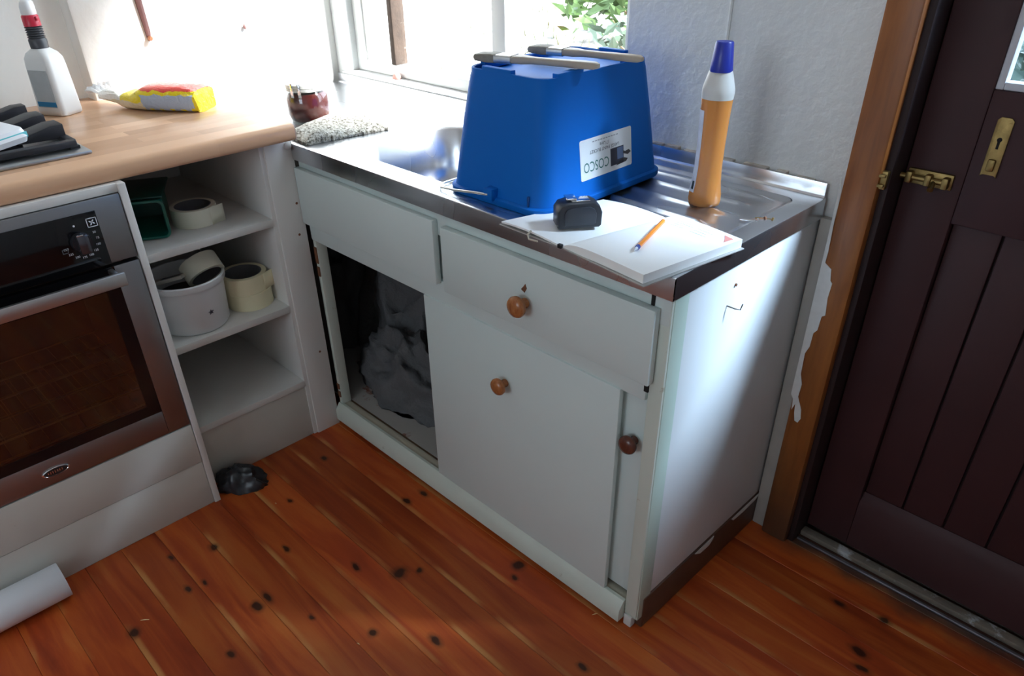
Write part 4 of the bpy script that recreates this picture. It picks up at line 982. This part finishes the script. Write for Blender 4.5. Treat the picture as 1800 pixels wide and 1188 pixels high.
# ------------------------------------------------------------------ things on the floor
t = thing('paper_roll', 'rolled white paper lying on the floor against the plinth', 'paper roll', (.100, -1.1, .0475))
bm = B(); prev = None; turns = 2.6; n = 90; ringA, ringB = [], []
for i in range(n+1):
    a = 2*PI*turns*i/n; r = .036+.010*i/n
    ringA.append(bm.verts.new((r*math.cos(a), -.36, r*math.sin(a)))); ringB.append(bm.verts.new((r*math.cos(a), .232, r*math.sin(a))))
for i in range(n): bm.faces.new((ringA[i], ringA[i+1], ringB[i+1], ringB[i]))
o = obj('sheet', bm, P('white_paper', (.78, .79, .82), .6, var=.02), t, smooth=60, world=False); o.modifiers.new('thick', 'SOLIDIFY').thickness = .0006
bm = B(); crumple(bm, .060, .038, .050, 6.2, 4, .30, 1.3, Matrix.Translation((.030, -.372, 0)) @ Matrix.Rotation(.9, 4, 'Z'))
tag(obj('black_bag', bm, P('black_film', (.02, .022, .026), .35, var=.4, vscale=20), smooth=70), 'crumpled black plastic bag on the floor under the shelf unit', 'bag')
for i, (x, y, a, l, lab_) in enumerate(((.317, -.773, .9, .02, 'long pale wood splinter on the boards near the paper roll'), (.735, -.455, .3, .008, 'pale wood shaving on the middle floor boards'), (.175, -.345, .1, .006, 'pale flake on the floor near the black bag'), (1.066, -.011, 1.1, .014, 'pale splinter beside the foot of the sink cabinet'), (1.155, .235, 1.2, .01, 'pale shaving beside the brown skirting'))):
    bm = B(); tube(bm, [(x-l*math.cos(a)*.5, y-l*math.sin(a)*.5, .0012), (x, y, .0022), (x+l*math.cos(a)*.5, y+l*math.sin(a)*.5, .0012)], [.0006, .0012, .0006], 5)
    tag(obj('wood_splinter', bm, P('pale_splinter', (.75, .55, .30), .7)), lab_, 'splinter', 'bits on the floor')

# ------------------------------------------------------------------ garden outside the window and the door
def gz(x, y): return .42+.13*(y-.7)+.05*noise.noise(Vector((x*.7, y*.7, 0)))+.012*noise.noise(Vector((x*4, y*4, 3)))
bm = B(); N = 70; G = []
for j in range(N+1):
    row = []
    for i in range(N+1):
        x = -7+14*i/N; y = .95+9*(j/N)**1.3; row.append(bm.verts.new((x, y, gz(x, y))))
    G.append(row)
for j in range(N):
    for i in range(N): bm.faces.new((G[j][i], G[j][i+1], G[j+1][i+1], G[j+1][i]))
k = NT('garden_ground'); k.b.inputs['Roughness'].default_value = .9; v = k.pos()
k.l(k.ramp(k.noise(v, 9, 6, .7), [(.35, (.05, .05, .04)), (.46, (.16, .155, .14)), (.62, (.30, .29, .26))]), k.b.inputs['Base Color'])
o = obj('garden_bank', bm, k.m, smooth=60); struct(o, 'pale sunlit stony bank outside the window', 'ground')
bm = B(); box(bm, -7, 7, .68, 1.05, -.2, .38); struct(obj('outside_path', bm, P('path_concrete', (.45, .44, .42), .9, var=.1)), 'concrete path outside under the window', 'path')
M_LEAF = P('green_leaves', (.05, .10, .018), .6, var=.5, vscale=3); M_LEAFB = P('grey_green_leaves', (.09, .13, .09), .6, var=.4, vscale=3); M_STEM = P('plant_stem', (.25, .18, .1), .8)
def leafy(name, label, cat, x, y, n, hgt, spread, mat, ln=.10, seed=1, group=None):
    random.seed(seed); t = thing(name, label, cat, (x, y, gz(x, y)), group=group); bm = B(); bs = B()
    for s_ in range(max(5, n//22)):
        a = random.uniform(0, 2*PI); e = random.uniform(.1, 1)*spread
        tip = Vector((math.cos(a)*e, math.sin(a)*e, hgt*random.uniform(.6, 1))); tube(bs, [(0, 0, -.02), tip*.5+Vector((0, 0, hgt*.08)), tip], [.008, .005, .002], 5)
    for i in range(n):
        a = random.uniform(0, 2*PI); e = spread*math.sqrt(random.random()); z = hgt*random.uniform(.08, 1)*(1-.4*(e/spread)**2)
        c = Vector((math.cos(a)*e, math.sin(a)*e, z)); d = Vector((random.gauss(0, 1), random.gauss(0, 1), random.uniform(-.2, 1.2))).normalized(); s = d.orthogonal().normalized(); nn = d.cross(s)
        l = ln*random.uniform(.6, 1.3); wd = l*.22
        vs = [bm.verts.new(p) for p in (c, c+d*l*.5+s*wd+nn*l*.06, c+d*l, c+d*l*.5-s*wd+nn*l*.06)]; bm.faces.new(vs)
    obj('foliage', bm, mat, t, smooth=0, world=False); obj('stems', bs, M_STEM, t, world=False)
leafy('garden_shrub', 'leafy green shrub at the right of the garden bank', 'shrub', -1.15, 3.0, 420, .55, .45, M_LEAF, .13, 2, 'garden plants')
leafy('garden_shrub', 'grey green shrub in front of the leafy shrub on the bank', 'shrub', -.62, 2.35, 260, .30, .26, M_LEAFB, .09, 3, 'garden plants')
leafy('garden_shrub', 'green shrub farther up the middle of the garden bank', 'shrub', -2.6, 3.9, 380, .5, .5, M_LEAF, .14, 4, 'garden plants')
leafy('garden_shrub', 'pale shrub beyond the patterned door glass', 'shrub', 1.4, 2.2, 380, .75, .42, M_LEAFB, .13, 5, 'garden plants')
random.seed(11); bm = B()
for i in range(2600):
    x = random.uniform(-4, 1.5); y = random.uniform(1.3, 4.6); z = gz(x, y); a = random.uniform(0, 2*PI); h = random.uniform(.03, .09); w_ = .004
    if noise.noise(Vector((x*1.5, y*1.5, 7))) < -.05: continue
    dx, dy = math.cos(a)*w_, math.sin(a)*w_
    bm.faces.new([bm.verts.new(p) for p in ((x-dx, y-dy, z-.005), (x+dx, y+dy, z-.005), (x+random.gauss(0, .02), y+random.gauss(0, .02), z+h))])
tag(obj('garden_grass', bm, P('dry_grass', (.14, .15, .08), .8, var=.3), smooth=0), 'sparse dry grass growing on the garden bank', 'grass', kind='stuff')
px_, py_ = -.30, 1.75
t = thing('terracotta_pot', 'terracotta pot standing on the bank outside the window', 'pot', (px_, py_, gz(px_, py_)-.01))
bm = B(); lathe(bm, [(.001, 0), (.09, 0), (.125, .17), (.14, .17), (.145, .215), (.13, .215), (.115, .17), (.001, .16)], 28, closed_ends=False); obj('pot', bm, P('terracotta', (.28, .10, .05), .8, var=.1), t, smooth=40, world=False)
